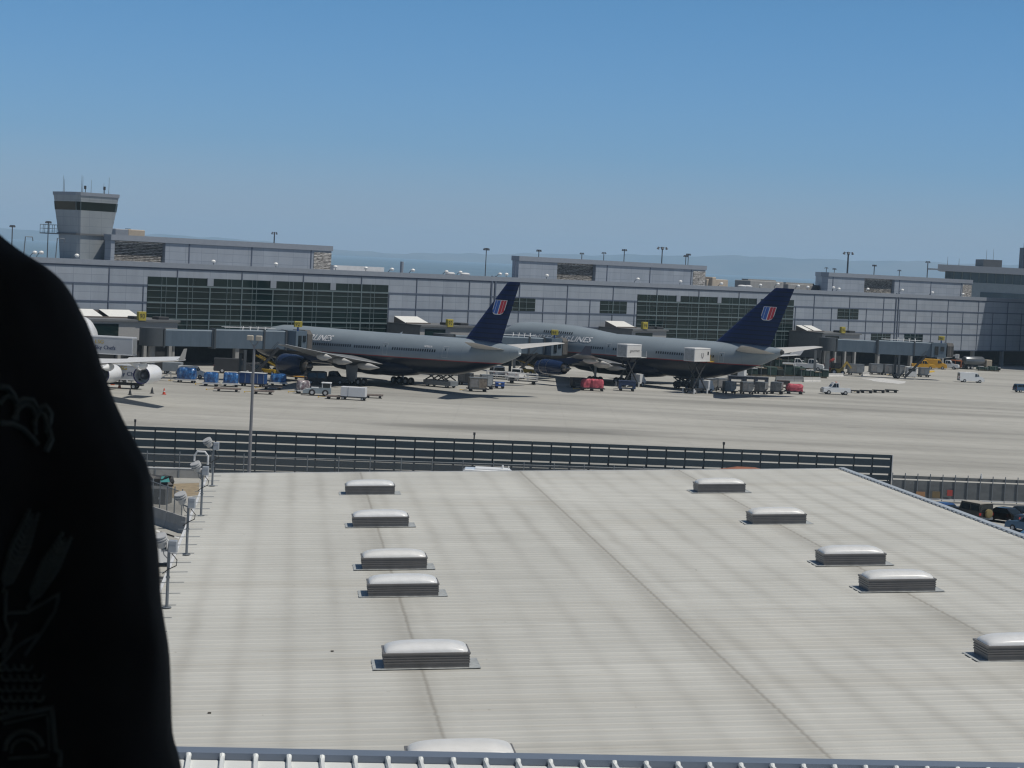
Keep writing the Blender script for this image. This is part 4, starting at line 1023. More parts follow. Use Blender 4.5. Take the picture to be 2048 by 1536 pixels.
b = MB(); [b.box(-.9 + .45 * k, -.5 + .45 * k, -.4, .4, .3 + .3 * k, .36 + .3 * k) for k in range(4)]; b.build('step', alu, t)
b = MB(); [b.tube((-.9, y, .3), (.9, y, 1.5), .05, n=6) for y in (-.45, .45)]; [b.tube((x, y, 0), (x, y, 1.0 + x * .5), .05, n=6) for x in (-.9, .9) for y in (-.45, .45)]; b.build('frame', alu, t)
def cone(px, py, m, lab):
    p = at(px, py); t = thing('traffic_cone', lab, 'traffic cone', (p.x, p.y, 0), 0, 'cones round the white jet wing')
    b = MB(); b.lathe([(.05, .24), (.9, .06)], (0, 0, 0), 'Z', 10); b.build('cone_body', m, t); b = MB(); b.box(-.3, .3, -.3, .3, 0, .05); b.build('base', m, t)
    b = MB(); b.lathe([(.4, .178), (.55, .143)], (0, 0, 0), 'Z', 10, cap=False); b.build('band', dull_white if m is not dark_steel else m, t)
cone(304, 787, dark_steel, 'black traffic cone between the wing shadow and the red cone')
cone(328, 789, mat('cone_red', (.50, .06, .03), .6), 'red traffic cone rightmost, alone on open apron')
cone(239, 776, orange_paint, 'orange traffic cone with pale top beneath the white jet inner engine')
cone(225, 770, orange_paint, 'orange traffic cone nearest the person, below the white jet engine')
cone(260, 790, dark_steel, 'dark traffic cone standing in the white jet wing shadow')

# ---------------------------------------------------------------- vehicles
def car(name, label, cat, p, rz, L, W, H, paint, prof, glass, roof_in=.10, wr=.33, group=None, extra=None):
    """prof: side outline as fractions of L and H (x forward); glass: list of side window outlines; front/rear glass from 'fr'"""
    t = thing(name, label, cat, (p.x, p.y, 0), rz, group)
    belt = max(q[1] for q in prof) * H
    def yy(z, s): return s * (W / 2 - roof_in * max(0, (z / H - .55) / .45) * W / 2 * 2 - .04 * max(0, (.3 - z / H)))
    poly = [(x * L - L / 2, z * H) for x, z in prof]
    b = MB(); rg = []
    for s in (-1, -.93, .93, 1):
        k = 1 if abs(s) == 1 else 0
        cx, cz = 0, H * .45
        rg.append([((x - cx) * (1 - .012 * k) + cx, yy(z, 1) * s, (z - cz) * (1 - .02 * k) + cz) for x, z in poly])
    b.loft(rg, True, True); body = b.build('body', paint, t, 30)
    for g_ in glass.get('side', []):
        for s in (-1, 1):
            b = MB(); b.add([(x * L - L / 2, yy(z * H, 1) * s + s * .012, z * H) for x, z in g_], [tuple(range(len(g_)))]); b.build('side_window', dark_glass, t)
    for nm, (x0, z0, x1, z1) in glass.get('ends', {}).items():
        dx, dz = (x1 - x0) * L, (z1 - z0) * H; ln = math.hypot(dx, dz); nx, nz = -dz / ln * .015, dx / ln * .015
        if nz < 0: nx, nz = -nx, -nz
        b = MB(); b.add([(x0 * L - L / 2 + nx, -abs(yy(z0 * H, 1)) * .88, z0 * H + nz), (x0 * L - L / 2 + nx, abs(yy(z0 * H, 1)) * .88, z0 * H + nz), (x1 * L - L / 2 + nx, abs(yy(z1 * H, 1)) * .86, z1 * H + nz), (x1 * L - L / 2 + nx, -abs(yy(z1 * H, 1)) * .86, z1 * H + nz)], [(0, 1, 2, 3)]); b.build(nm, dark_glass, t)
    for x in glass.get('axles', (.19, .80)):
        for s in (-1, 1): wheel(t, x * L - L / 2, s * (W / 2 - .10), wr, wr, .24)
    for s in (-1, 1):
        b = MB(); b.box(-L / 2 - .02, -L / 2 + .03, s * W * .42 - .12, s * W * .42 + .12, H * .42, H * .55); b.build('tail_light', red_light, t)
        b = MB(); b.box(L / 2 - .05, L / 2 + .012, s * W * .36 - .14, s * W * .36 + .14, H * .38, H * .48); b.build('headlight', chrome, t)
    b = MB(); b.box(-L / 2 - .06, -L / 2 + .02, -W * .46, W * .46, H * .2, H * .32); b.box(L / 2 - .02, L / 2 + .05, -W * .46, W * .46, H * .18, H * .30); b.build('bumper', grey_steel, t)
    return t
SEDAN = [(0, .22), (0, .56), (.03, .62), (.17, .66), (.30, .98), (.36, 1.0), (.56, 1.0), (.72, .66), (.96, .56), (1, .45), (1, .2)]
SEDAN_G = {'side': [[(.205, .68), (.315, .94), (.45, .95), (.45, .68)], [(.465, .68), (.465, .95), (.56, .94), (.68, .68)]], 'ends': {'rear_window': (.17, .67, .30, .96), 'windscreen': (.71, .68, .57, .97)}}
WAGON = [(0, .22), (0, .55), (.03, .92), (.07, 1.0), (.56, 1.0), (.70, .64), (.96, .56), (1, .45), (1, .2)]
WAGON_G = {'side': [[(.045, .64), (.075, .92), (.25, .94), (.25, .64)], [(.27, .64), (.27, .94), (.43, .94), (.43, .64)], [(.445, .64), (.445, .94), (.55, .93), (.66, .64)]], 'ends': {'rear_window': (.005, .60, .028, .9), 'windscreen': (.69, .66, .57, .97)}}
VAN = [(0, .15), (0, .97), (.03, 1.0), (.66, 1.0), (.72, .97), (.80, .66), (.97, .52), (1, .4), (1, .15)]
VAN_G = {'side': [[(.70, .62), (.715, .88), (.735, .88), (.785, .64)], [(.62, .60), (.62, .88), (.69, .88), (.69, .60)]], 'ends': {'windscreen': (.80, .68, .725, .95), 'rear_window': (-.001, .6, 0, .85)}, 'axles': (.2, .82)}
PICK = [(0, .22), (0, .56), (.42, .56), (.43, .97), (.46, 1.0), (.62, 1.0), (.73, .62), (.97, .55), (1, .42), (1, .2)]
PICK_G = {'side': [[(.45, .62), (.46, .93), (.53, .94), (.53, .62)], [(.545, .62), (.545, .94), (.61, .93), (.69, .64)]], 'ends': {'windscreen': (.725, .64, .625, .96), 'rear_window': (.425, .66, .43, .92)}}
BOXC = [(0, .18), (0, .97), (.04, 1.0), (.94, 1.0), (.98, .96), (1, .55), (1, .18)]
BOXC_G = {'side': [[(.06, .55), (.06, .88), (.46, .88), (.46, .55)], [(.52, .52), (.52, .88), (.9, .88), (.9, .52)]], 'ends': {'windscreen': (1.0, .56, .982, .93), 'rear_window': (0, .55, 0, .9)}, 'axles': (.18, .82)}
navy_car = mat('car_blue_grey', (.055, .09, .14), .2, var=.05, coat=.6)
black_car = mat('car_black', (.008, .008, .009), .18, var=.05, coat=.6)
blue_car = mat('car_blue', (.02, .06, .18), .2, var=.05, coat=.6)
white_car = mat('car_white', (.72, .73, .73), .25, var=.04, coat=.4)
jeep_green = mat('jeep_dark', (.018, .018, .017), .35, var=.1)
tan_cloth = mat('tyre_cover', (.20, .16, .07), .8, var=.2)
# apron vehicles
car('cargo_van', 'white windowless cargo van driving on the open apron at right', 'van', at(1941, 765), .1, 5.6, 2.0, 2.25, white_car, VAN, VAN_G, .05, .38)
tg = car('pickup_truck', 'white pickup facing left, towing the train of empty dollies', 'pickup', at(1671, 789), R(186), 5.2, 2.1, 2.25, white_car, PICK, PICK_G, .08, .42)
b = MB(); b.box(2.45, 2.72, -1.0, 1.0, .3, 1.0); b.build('push_plate', alu, tg)
b = MB(); b.box(-.1, .15, -.5, .5, 2.27, 2.37); b.build('beacon_bar', orange_paint, tg)
car('white_pickup', 'white pickup seen from behind between the railed carts and second bridge', 'pickup', at(1033, 758), R(70), 5.0, 2.0, 1.95, white_car, PICK, PICK_G, .08, .36)
car('service_van', 'pale service van with wide dark windows below the twin jet tail cone', 'van', at(994, 753), R(100), 4.4, 2.3, 2.0, dull_white, BOXC, BOXC_G, .06, .36)
car('station_wagon', 'blue grey wagon with white roof cut by the right edge of the apron', 'car', at(2049, 785), R(15), 4.6, 1.85, 1.75, navy_car, WAGON, WAGON_G)
car('small_white_van', 'white van roof showing above the leftmost blue pallet', 'van', at(383, 756), R(5), 4.4, 1.9, 2.0, white_car, VAN, VAN_G, .05, .34)
car('yellow_van', 'bright yellow van nose to nose with trucks under the terminal edge', 'van', at(1869, 738), R(-10), 6.0, 2.2, 2.5, mat('van_yellow', (.62, .33, .02), .35, var=.06), VAN, VAN_G, .05, .42)
car('yellow_pickup', 'yellow pickup left of the yellow van by the vacant bridge', 'pickup', at(1846, 738), R(-8), 5.8, 2.2, 2.2, MATS['van_yellow'], PICK, PICK_G, .08, .42)
car('white_minibus', 'white van rightmost of the parked row, beside the tanker', 'van', at(1927, 737), R(-75), 5.0, 2.1, 2.4, white_car, BOXC, BOXC_G, .06, .38)
car('orange_truck', 'orange utility truck between the bucket truck and white van', 'truck', at(1916, 737), R(-60), 4.6, 2.0, 2.1, mat('utility_orange', (.40, .13, .05), .5), BOXC, BOXC_G, .06, .38)
bk = car('bucket_truck', 'white bucket truck with folded boom beside the yellow van', 'truck', at(1894, 738), R(-20), 6.0, 2.2, 2.3, white_car, PICK, PICK_G, .08, .42)
b = MB(); b.bar((-2.6, 0, 1.4), (-2.4, 0, 3.0), .35, .35); b.bar((-2.4, 0, 3.0), (2.0, 0, 3.6), .35, .4); b.bar((-2.3, .3, 2.6), (1.0, .3, 3.1), .3, .3); b.build('boom', dull_white, bk)
b = MB(); b.box(1.9, 2.8, -.5, .5, 2.9, 3.9); b.build('bucket', dull_white, bk)
p = at(1952, 739); t = thing('fuel_tanker', 'dark fuel tanker with grey round tank in the shade under the terminal', 'tanker', (p.x, p.y, 0), R(25))
b = MB(); b.lathe([(-4.2, .3), (-4.0, 1.0), (-3.7, 1.15), (1.6, 1.15), (1.9, 1.0), (2.05, .3)], (0, 0, 2.2), 'X', 16); b.build('tank', mat('tank_grey', (.16, .17, .18), .3, .5), t)
b = MB(); b.bbox(2.3, 4.2, -1.1, 1.1, .7, 2.6, .12); cbn = b.build('cab', mat('tanker_cab', (.30, .26, .20), .5), t); b = MB(); b.box(4.21, 4.23, -.9, .9, 1.6, 2.4); b.build('windscreen', dark_glass, cbn)
b = MB(); b.box(-4.1, 4.1, -.5, .5, .6, .95); b.build('chassis', dark_steel, t)
for x in (-3.2, -2.1, 3.2):
    for s in (-.95, .95): wheel(t, x, s, .48, .48, .3)
p = at(1821, 754); t = thing('white_kiosk', 'small white service kiosk with window, between grey containers', 'kiosk', (p.x, p.y, 0), .1)
b = MB(); b.bbox(-1.1, 1.1, -.9, .9, .15, 2.2, .05); b.build('cabin', dull_white, t); b = MB(); b.box(-.85, .85, -.92, -.9, 1.35, 1.95); b.build('window', dark_glass, t); b = MB(); b.box(-1.2, 1.2, -1, 1, 2.21, 2.35); b.build('roof', white_paint, t); wheels4(t, 1.5, 1.4, .2, .16, False)
p = at(1476, 757); t = thing('white_booth', 'white and grey guard booth on the apron under the jumbo tail', 'booth', (p.x, p.y, 0), R(-20))
b = MB(); b.bbox(-1.5, 1.5, -1.0, 1.0, .1, 2.1, .05); b.build('cabin', dull_white, t); b = MB(); b.box(-1.35, .1, -1.02, -1.0, .5, 1.9); b.build('window', dark_glass, t); b = MB(); b.box(-1.6, 1.6, -1.1, 1.1, 2.11, 2.22); b.build('roof', white_paint, t)
# tow tractor
p = at(634, 791); t = thing('tow_tractor', 'pale grey low tow tractor with rear cab, right of the silver wrapped pallet', 'tow tractor', (p.x, p.y, 0), R(184))
trg = mat('tractor_grey', (.27, .32, .35), .4, var=.1)
b = MB(); b.loft([[(x, y, z) for x, z in ((-2.1, .35), (-2.1, 1.25), (-.8, 1.25), (-.5, 1.15), (1.6, 1.0), (2.15, .75), (2.15, .35))] for y in (-.95, .95)], smooth=False); bd = b.build('body', trg, t)
b = MB(); [b.tube((x, y, 1.25), (x, y, 1.95), .06, n=6) for x in (-2.0, -.75) for y in (-.85, .85)]; b.bbox(-2.15, -.6, -.95, .95, 1.95, 2.05, .03); b.box(-2.05, -2.0, -.8, .8, 1.25, 1.95); b.build('cab_frame', dull_white, t)
b = MB(); b.box(-.78, -.76, -.8, .8, 1.3, 1.92); b.box(-1.95, -.85, .85, .87, 1.3, 1.9); b.build('cab_window', dark_glass, t)
for x in (-1.25, .75):
    for s in (-.9, .9): wheel(t, x, s, .5, .5, .35)
b = MB(); b.box(-.2, .9, -.5, .5, 1.16, 1.26); b.build('hood_panel', white_paint, t)
# dark utility truck and a black tractor standing for gear and engine shadow under the twin jet
tk = mat('truck_dark', (.035, .042, .05), .4)
car('utility_truck', 'dark grey bonneted utility truck under the twin jet wing', 'truck', at(664, 768), R(-12), 5.6, 2.1, 2.15, tk, PICK, PICK_G, .08, .42)
car('shadow_tractor', 'black boxy tractor standing for shadow beside the twin jet engine, left of the utility truck', 'tow tractor', at(631, 769), R(20), 3.4, 2.0, 2.2, dark_steel, BOXC, BOXC_G, .06, .42)
car('dark_service_truck', 'black service truck in the shade under the nearer boarding bridge', 'truck', at(468, 747), R(10), 7.0, 2.4, 2.6, dark_steel, VAN, VAN_G, .04, .48)

# catering trucks: raised box, scissor, chassis, cab
def catering(p, rz, zb, L, H, lab, m, text_fn=None, W=2.4, cabm=None, flip=False):
    FM = Matrix.Scale(-1, 4, (1, 0, 0)) if flip else Matrix()
    t = thing('catering_truck', lab, 'catering truck', (p.x, p.y, 0), rz, 'high lift catering trucks')
    b = MB(); b.M = FM; b.box(-L / 2, L / 2 + 1.9, -.55, .55, .55, .9); b.build('chassis', dark_steel, t)
    b = MB(); b.M = FM; b.loft([[(x + L / 2, y, z) for x, z in ((.15, .6), (.15, 2.3), (.6, 2.4), (1.2, 2.3), (1.6, 1.5), (1.9, 1.3), (1.9, .6))] for y in (-1.05, 1.05)], smooth=False); cb = b.build('cab', cabm or dull_white, t)
    b = MB(); b.M = FM; b.add([(L / 2 + 1.215, -.9, 2.25), (L / 2 + 1.215, .9, 2.25), (L / 2 + 1.6, .9, 1.55), (L / 2 + 1.6, -.9, 1.55)], [(0, 1, 2, 3)]); b.build('windscreen', dark_glass, cb)
    if zb > 2.5:
        b = MB()
        for y in (-.8, .8):
            b.bar((-L * .4, y, 1.0), (L * .4, y, zb - .1), .16, .2); b.bar((L * .4, y * .9, 1.0), (-L * .4, y * .9, zb - .1), .16, .2)
        b.build('scissor', dark_steel, t)
        b = MB(); [b.box(x - .1, x + .1, y - .1, y + .1, .05, .9) for x in (-L * .42, L * .42) for y in (-1.2, 1.2)]; b.build('stabiliser', dull_white, t)
    b = MB(); b.bbox(-L / 2, L / 2, -W / 2, W / 2, zb, zb + H, .05); bx = b.build('box_body', m, t)
    b = MB(); b.box(-L / 2 - .03, L / 2 + .03, -W / 2 - .03, -W / 2, zb + H - .16, zb + H - .04); b.box(-L / 2 - .03, L / 2 + .03, -W / 2 - .03, -W / 2, zb, zb + .12); b.build('box_trim', white_paint, bx)
    b = MB(); b.M = FM; b.box(-L / 2 - .04, -L / 2, -W / 2 + .2, W / 2 - .2, zb + .15, zb + H - .25); b.build('rear_shutter', alu, bx)
    b = MB(); b.M = FM; b.box(L / 2, L / 2 + 1.6, -W / 2, W / 2, zb - .12, zb); [b.tube((L / 2 + q, y, zb), (L / 2 + q, y, zb + 1.1), .04, n=6) for q in (.1, 1.5) for y in (-W / 2 + .05, W / 2 - .05)]; b.build('front_platform', yellow_paint if zb > 5.6 else dull_white, bx)
    for x in (-L * .3, L / 2 + 1.0):
        for s in (-.95, .95): wheel(t, -x if flip else x, s, .45, .45, .3)
    if text_fn: text_fn(bx)
    return t
out_dir = math.atan2(.742, .671)      # pointing at the jumbo's port side
AF = Vector((math.cos(-.735), math.sin(-.735), 0)); LF = Vector((-.671, -.742, 0)); N4 = Vector((-3.885, 396.3, 0))
cater_white = mat('catering_white', (.66, .66, .65), .4, var=.06); ink = mat('sign_ink', (.05, .05, .06), .6)
grey_ink = mat('grey_ink', (.25, .25, .26), .6)
def txt_on(W, zb, s, size, x0, z, m):
    def f(bx): lettering('box_lettering', s, size, lambda x, y: (x0 + x, -W / 2 - .02, zb + z + y), m, bx, .2, .02)
    return f
catering(N4 + AF * 39.9 + LF * 7.0, out_dir, 5.45, 4.2, 2.35, 'white catering truck with raised lettered box at the jumbo centre doors', cater_white, txt_on(2.4, 5.45, 'gourmet', .8, -1.3, .95, grey_ink))
def shield(bx):
    b = MB(); b.add([(x, -1.22, 5.75 + z) for x, z in ((-.35, 1.5), (.35, 1.5), (.35, .9), (.2, .6), (0, .5), (-.2, .6), (-.35, .9))], [tuple(range(7))]); b.build('box_emblem', grey_ink, bx)
    b = MB(); b.add([(x, -1.23, 5.75 + z) for x, z in ((-.12, 1.5), (.12, 1.5), (.12, .9), (0, .8), (-.12, .9))], [tuple(range(5))]); b.build('emblem_inset', cater_white, bx)
    b = MB(); b.box(1.45, 1.8, -1.23, -1.2, 6.9, 7.5); b.build('box_window', dark_glass, bx)
catering(N4 + AF * 55.0 + LF * 6.6, out_dir, 5.75, 4.6, 2.35, 'white catering truck with raised box marked by a dark shield at jumbo rear door', cater_white, shield)
chef_grey = mat('chef_box', (.40, .42, .45), .4, var=.06); chef_gold = mat('chef_gold', (.45, .33, .06), .5); chef_ink = mat('chef_ink', (.03, .05, .13), .5)
def chef(zb, x0, k):
    def f(bx):
        lettering('box_lettering', 'Sky Chefs', .82 * k, lambda x, y: (x0 + x, -1.22, zb + .75 + y), chef_ink, bx, 0, .04)
        lettering('box_lettering', 'LSG', .82 * k, lambda x, y: (x0 + x, -1.22, zb + 1.6 + y), chef_gold, bx, 0, .05)
        b = MB(); n = 24; r = .78 * k; b.add([(x0 - 1.0 * k + r * math.cos(2 * math.pi * i / n), -1.215, zb + 1.4 + r * math.sin(2 * math.pi * i / n)) for i in range(n)], [tuple(range(n))]); ds = b.build('round_emblem', chef_ink, bx)
        for q in range(4):
            z = (-.45 + .3 * q) * k; h = math.sqrt(max(.02, r * r * .9 - z * z)); z += zb + 1.4
            b = MB(); b.add([(x0 - k - h, -1.225, z), (x0 - k + h, -1.225, z), (x0 - k + h, -1.225, z + .11), (x0 - k - h, -1.225, z + .11)], [(0, 1, 2, 3)]); b.build('emblem_band', chef_gold, ds)
    return f
q = at_y(218, 708, 306)
catering(Vector((q.x, 306, 0)), R(-6), q.z, 8.0, 2.75, 'grey catering truck with raised lettered box behind the white jet wing', chef_grey, chef(q.z, -1.9, 1.0), flip=True)
q = at_y(246, 753, 297)
catering(Vector((q.x, 297, 0)), R(-3), 1.35, 6.2, 2.3, 'grey lettered catering truck parked low behind the white jet engines', chef_grey, chef(1.25, -.6, 1.05), flip=True)
p = at(345, 748); t = thing('grey_trailer', 'plain grey box trailer behind the white jet wingtip', 'trailer', (p.x, p.y, 0), R(-3))
b = MB(); b.bbox(-1.55, 1.55, -1, 1, .5, 2.0, .04); b.build('box', mat('trailer_grey', (.22, .25, .28), .6), t); wheels4(t, 2.0, 1.7, .3, .2); b = MB(); b.bar((1.55, 0, .5), (2.4, 0, .35), .1, .1); b.build('drawbar', dark_steel, t)

# building site behind the jumbo tail: tarps, barriers, plant
tarp = mat('green_tarp', (.018, .045, .036), .8, var=.5, scale=.9)
tarp_dark = mat('black_tarp', (.008, .014, .012), .8); timber_m = mat('timber', (.22, .18, .12), .9)
def tarp_pile(px, py, L, W, H, rz, lab, seed):
    p = at(px, py); t = thing('tarp_pile', lab, 'covered pile', (p.x, p.y, 0), rz, 'green sheeted piles on the building site')
    rnd = random.Random(seed); z = .35; x = -L / 2
    while x < L / 2 - .5:
        w = rnd.uniform(1.3, 2.6); h = H * rnd.uniform(.62, 1.0); x1 = min(L / 2, x + w)
        b = MB(); b.bbox(x, x1 - .05, -W / 2 + rnd.uniform(0, .5), W / 2, z, h, .12); b.build('sheeted_stack', rnd.choice((tarp, tarp, tarp_dark)), t)
        if rnd.random() < .6: b = MB(); b.box(x + .1, x1 - .2, -W / 2 - .02, -W / 2 + .5, h + .002, h + .14); b.build('top_board', rnd.choice((timber_m, dull_white)), t)
        x += w
    for k in range(int(L / 2)): b = MB(); b.tube((-L / 2 + 2 * k + .4, -W / 2 - .1, 0), (-L / 2 + 2 * k + .4, -W / 2 - .1, H * 1.05), .05, n=6); b.build('scaffold_post', grey_steel, t)
    b = MB(); b.box(-L / 2 + .4, L / 2 - .4, -W / 2 + .3, W / 2 - .3, .02, .34); b.build('timber_base', timber_m, t)
tarp_pile(1530, 752, 7.5, 4, 2.2, .1, 'long dark green sheeted pile left, behind the white booth', 41)
tarp_pile(1577, 752, 7.0, 4, 2.6, 0, 'tallest green sheeted pile behind the grey barrier', 42)
tarp_pile(1625, 755, 6.5, 3, 1.9, .1, 'green sheeted pile right, behind the white barrier', 43)
tarp_pile(1561, 735, 14, 3, 2.6, .05, 'far green sheeted fence pile under the jumbo stabilizer tip', 44)
tarp_pile(1977, 742, 6.0, 2.0, 1.3, .05, 'low green sheeted stack on the kerb beside the fuel tanker', 45)
def barrier(px0, px1, py0, py1, m, lab, H=.9, group='concrete barriers', k=1.0):
    a, c = at(px0, py0), at(px1, py1); d = c - a; t = thing('concrete_barrier', lab, 'barrier', (a.x, a.y, 0), math.atan2(d.y, d.x), group)
    prof = [(-.32 * k, 0), (.32 * k, 0), (.30 * k, .14 * H), (.14 * k, .4 * H), (.10 * k, H), (-.10 * k, H), (-.14 * k, .4 * H), (-.30 * k, .14 * H)]
    L = d.length; n = max(1, round(L / 3.2))
    for i in range(n):
        b = MB(); b.loft([[(x, y, z) for y, z in prof] for x in (L * i / n + .03, L * (i + 1) / n - .03)], smooth=False); b.build('barrier_block', m, t)
barrier(1551, 1605, 763, 763, mat('barrier_grey', (.16, .17, .18), .8), 'dark grey barrier row in front of the tallest green pile', 1.05)
barrier(1606, 1640, 764, 764, mat('barrier_white', (.50, .49, .47), .8), 'white barrier row in front of the right green pile', 1.0)
barrier(1724, 1738, 752, 752, MATS['barrier_white'], 'short pale barrier between the two left grey containers', .9)
barrier(1655, 1686, 753, 753, MATS['barrier_white'], 'broken white barrier under the yellow digger', .7)
b2_ = car('dump_truck', 'white long nosed truck on the building site right of the jumbo tail', 'truck', at(1622, 741), R(-25), 6.5, 2.3, 2.7, white_car, PICK, PICK_G, .08, .48)
car('site_truck', 'white site truck with flat bed left of the long nosed truck', 'truck', at(1592, 737), R(-5), 6.5, 2.3, 2.4, white_car, PICK, PICK_G, .08, .46)
p = at(1672, 750); t = thing('backhoe_digger', 'yellow digger with raised red arm beside the grey containers', 'digger', (p.x, p.y, 0), R(15))
b = MB(); b.bbox(-1.4, 1.4, -1.0, 1.0, .6, 1.5, .08); b.build('body', mat('digger_yellow', (.36, .25, .05), .6, var=.3), t)
b = MB(); b.bbox(-.9, .5, -.8, .8, 1.5, 2.7, .1); cb = b.build('cab', dark_steel, t); b = MB(); b.box(-.8, .4, -.83, -.8, 1.7, 2.5); b.build('cab_window', dark_glass, cb)
b = MB(); b.bar((1.2, 0, 1.2), (2.4, 0, 3.0), .3, .4); b.bar((2.4, 0, 3.0), (3.6, 0, 1.6), .25, .35); b.build('loader_arm', MATS['digger_yellow'], t)
b = MB(); b.bar((-1.4, 0, 1.3), (-3.0, 0, 2.2), .35, .45); b.bar((-3.0, 0, 2.2), (-.4, .6, 3.6), .35, .45); b.build('boom', mat('boom_red', (.33, .04, .03), .5), t)
for x, r in ((-1.0, .7), (1.1, .55)):
    for s in (-.95, .95): wheel(t, x, s, r, r, .4)

# dark plant in the shade under the nearer bridge
car('dark_tug', 'low black tug in deep shade under the boarding bridge, left of the yellow belt loader', 'tow tractor', at(497, 748), R(15), 4.2, 2.2, 1.9, dark_steel, BOXC, BOXC_G, .05, .45)
p = at(521, 746); t = thing('ground_power_unit', 'black box shaped power unit between the tug and the yellow belt loader', 'power unit', (p.x, p.y, 0), R(10))
b = MB(); b.bbox(-1.5, 1.5, -.8, .8, .4, 1.9, .08); b.build('housing', dark_steel, t); wheels4(t, 2.0, 1.3, .3, .22, False)
b = MB(); b.box(-1.1, -.2, -.82, -.8, .7, 1.6); b.box(.2, 1.1, -.82, -.8, .7, 1.6); b.build('grille', grey_steel, t)
b = MB(); b.path([(1.4, 0, 1.2), (2.0, .2, .6), (2.6, .1, .1), (3.4, .3, .06)], .06); b.build('cable', black_rubber, t)
# ================================================================ fences by the apron
blade = mat('blast_blade', (.028, .046, .060), .55, .1, var=.12, scale=.6)
fa_, fb_ = at(250, 851.5, 4.3), at(1783, 910, 4.3)
dv = (fb_ - fa_); dv.z = 0; un = dv.normalized(); fa_ = fa_ - un * 22; L = (fb_ - fa_).length
t = thing('blast_fence', 'long dark blue grey louvred blast fence between apron and white roof', 'fence', (fa_.x, fa_.y, 0), math.atan2(dv.y, dv.x))
b = MB(); n = int(L / 1.92) + 1; sp = L / n
for z0, z1 in ((3.97, 4.3), (3.18, 3.83), (2.41, 3.04), (1.76, 2.25), (1.06, 1.68), (.52, .97), (.0, .43)):
    for k in range(n): b.box(sp * k + .03, sp * (k + 1) - .03, -.04, .03, z0, z1)
b.build('slat_panel', blade, t)
for k in range(n + 1):
    b = MB(); b.box(sp * k - .07, sp * k + .07, .035, .2, 0, 4.26); b.bar((sp * k, .2, 2.9), (sp * k, 1.5, 0), .09, .09); b.build('post', dark_steel, t)
b = MB(); b.box(L + .08, L + .14, -.1, .2, 0, 4.3); b.build('end_plate', dull_white, t)
for k in (12, 29, 42):
    b = MB(); b.tube((sp * k, 0, 4.3), (sp * k, 0, 4.85), .07); b.box(sp * k - .1, sp * k + .1, -.1, .1, 4.7, 4.95); b.build('obstruction_lamp', dark_steel, t)
cl = NT('chain_link', .5, .5); mx = cl.nt.nodes.new('ShaderNodeMixShader'); tr = cl.nt.nodes.new('ShaderNodeBsdfTransparent')
cl.p.inputs['Base Color'].default_value = (.12, .13, .14, 1)
mx.inputs[0].default_value = .42; cl.link(tr.outputs[0], mx.inputs[1]); cl.link(cl.p.outputs[0], mx.inputs[2])
cl.link(mx.outputs[0], [q for q in cl.nt.nodes if q.type == 'OUTPUT_MATERIAL'][0].inputs[0])
def chain_fence(p0, p1, H, lab, step=3.0):
    d = p1 - p0; L = d.length; t = thing('chain_link_fence', lab, 'fence', (p0.x, p0.y, 0), math.atan2(d.y, d.x), 'chain link fences')
    n = max(1, round(L / step))
    b = MB(); b.quad((0, 0, .05), (L, 0, .05), (L, 0, H), (0, 0, H)); b.build('mesh_panel', cl.m, t)
    for k in range(n + 1): b = MB(); b.tube((L * k / n, .04, 0), (L * k / n, .04, H + .25), .05, n=6); b.build('post', grey_steel, t)
    b = MB(); b.tube((0, .04, H), (L, .04, H), .035, n=6); b.build('top_rail', grey_steel, t)
    return t
pA, pB = fa_ - Vector((-4, 4.2, fa_.z)), fb_ - Vector((22, 3.5, fb_.z)); pA.z = pB.z = 0
chain_fence(pA, pB, 2.1, 'see through chain link fence running just in front of the blast fence')
# lot fence at the right
scr = NT('fence_screen', .8); scr.out(scr.ramp(scr.noise(.7, 6, (1, 1, 2)), [(.3, (.10, .11, .115)), (.7, (.16, .17, .175))]))
ra, rb = at(1785, 950, 2.5), at(2110, 963, 2.5); d = rb - ra; d.z = 0; L = d.length
t = thing('screened_fence', 'grey screened fence behind the parked cars, with small boards on it', 'fence', (ra.x, ra.y, 0), math.atan2(d.y, d.x))
b = MB(); b.box(0, L, 0, .04, 2.18, 2.5); b.box(0, L, 0, .04, .32, 2.05); b.build('screen', scr.m, t)
n = 13
for k in range(n + 1): b = MB(); b.tube((L * k / n, -.08, 0), (L * k / n, -.08, 2.75), .05, n=6); b.build('post', grey_steel, t)
b = MB(); b.box(0, L, -.14, -.02, .22, .31); b.build('bottom_rail', dull_white, t)
b = MB(); b.box(0, L, -.95, -.5, 0, .16); b.build('kerb', concrete, t)
for px, py, w, h, mm in ((1838, 988, .9, .62, mat('board_orange', (.40, .22, .11), .8)), (1870, 988, .8, .62, mat('board_brown', (.20, .15, .08), .8)), (1898, 985, .55, .6, mat('board_red', (.38, .06, .05), .7))):
    q = at_y(px, py, (ra.y + rb.y) / 2) - Vector((ra.x, ra.y, 0)); x = q.x
    b = MB(); b.box(x - w / 2, x + w / 2, -.2, -.15, q.z - h / 2, q.z + h / 2); b.build('notice_board', mm, t)
q = at(1965, 958, 2.5) - Vector((ra.x, ra.y, 0)); b = MB(); b.tube((q.x, 0, 2.5), (q.x, 0, 3.0), .13, .05); b.build('obstruction_lamp', dull_white, t)

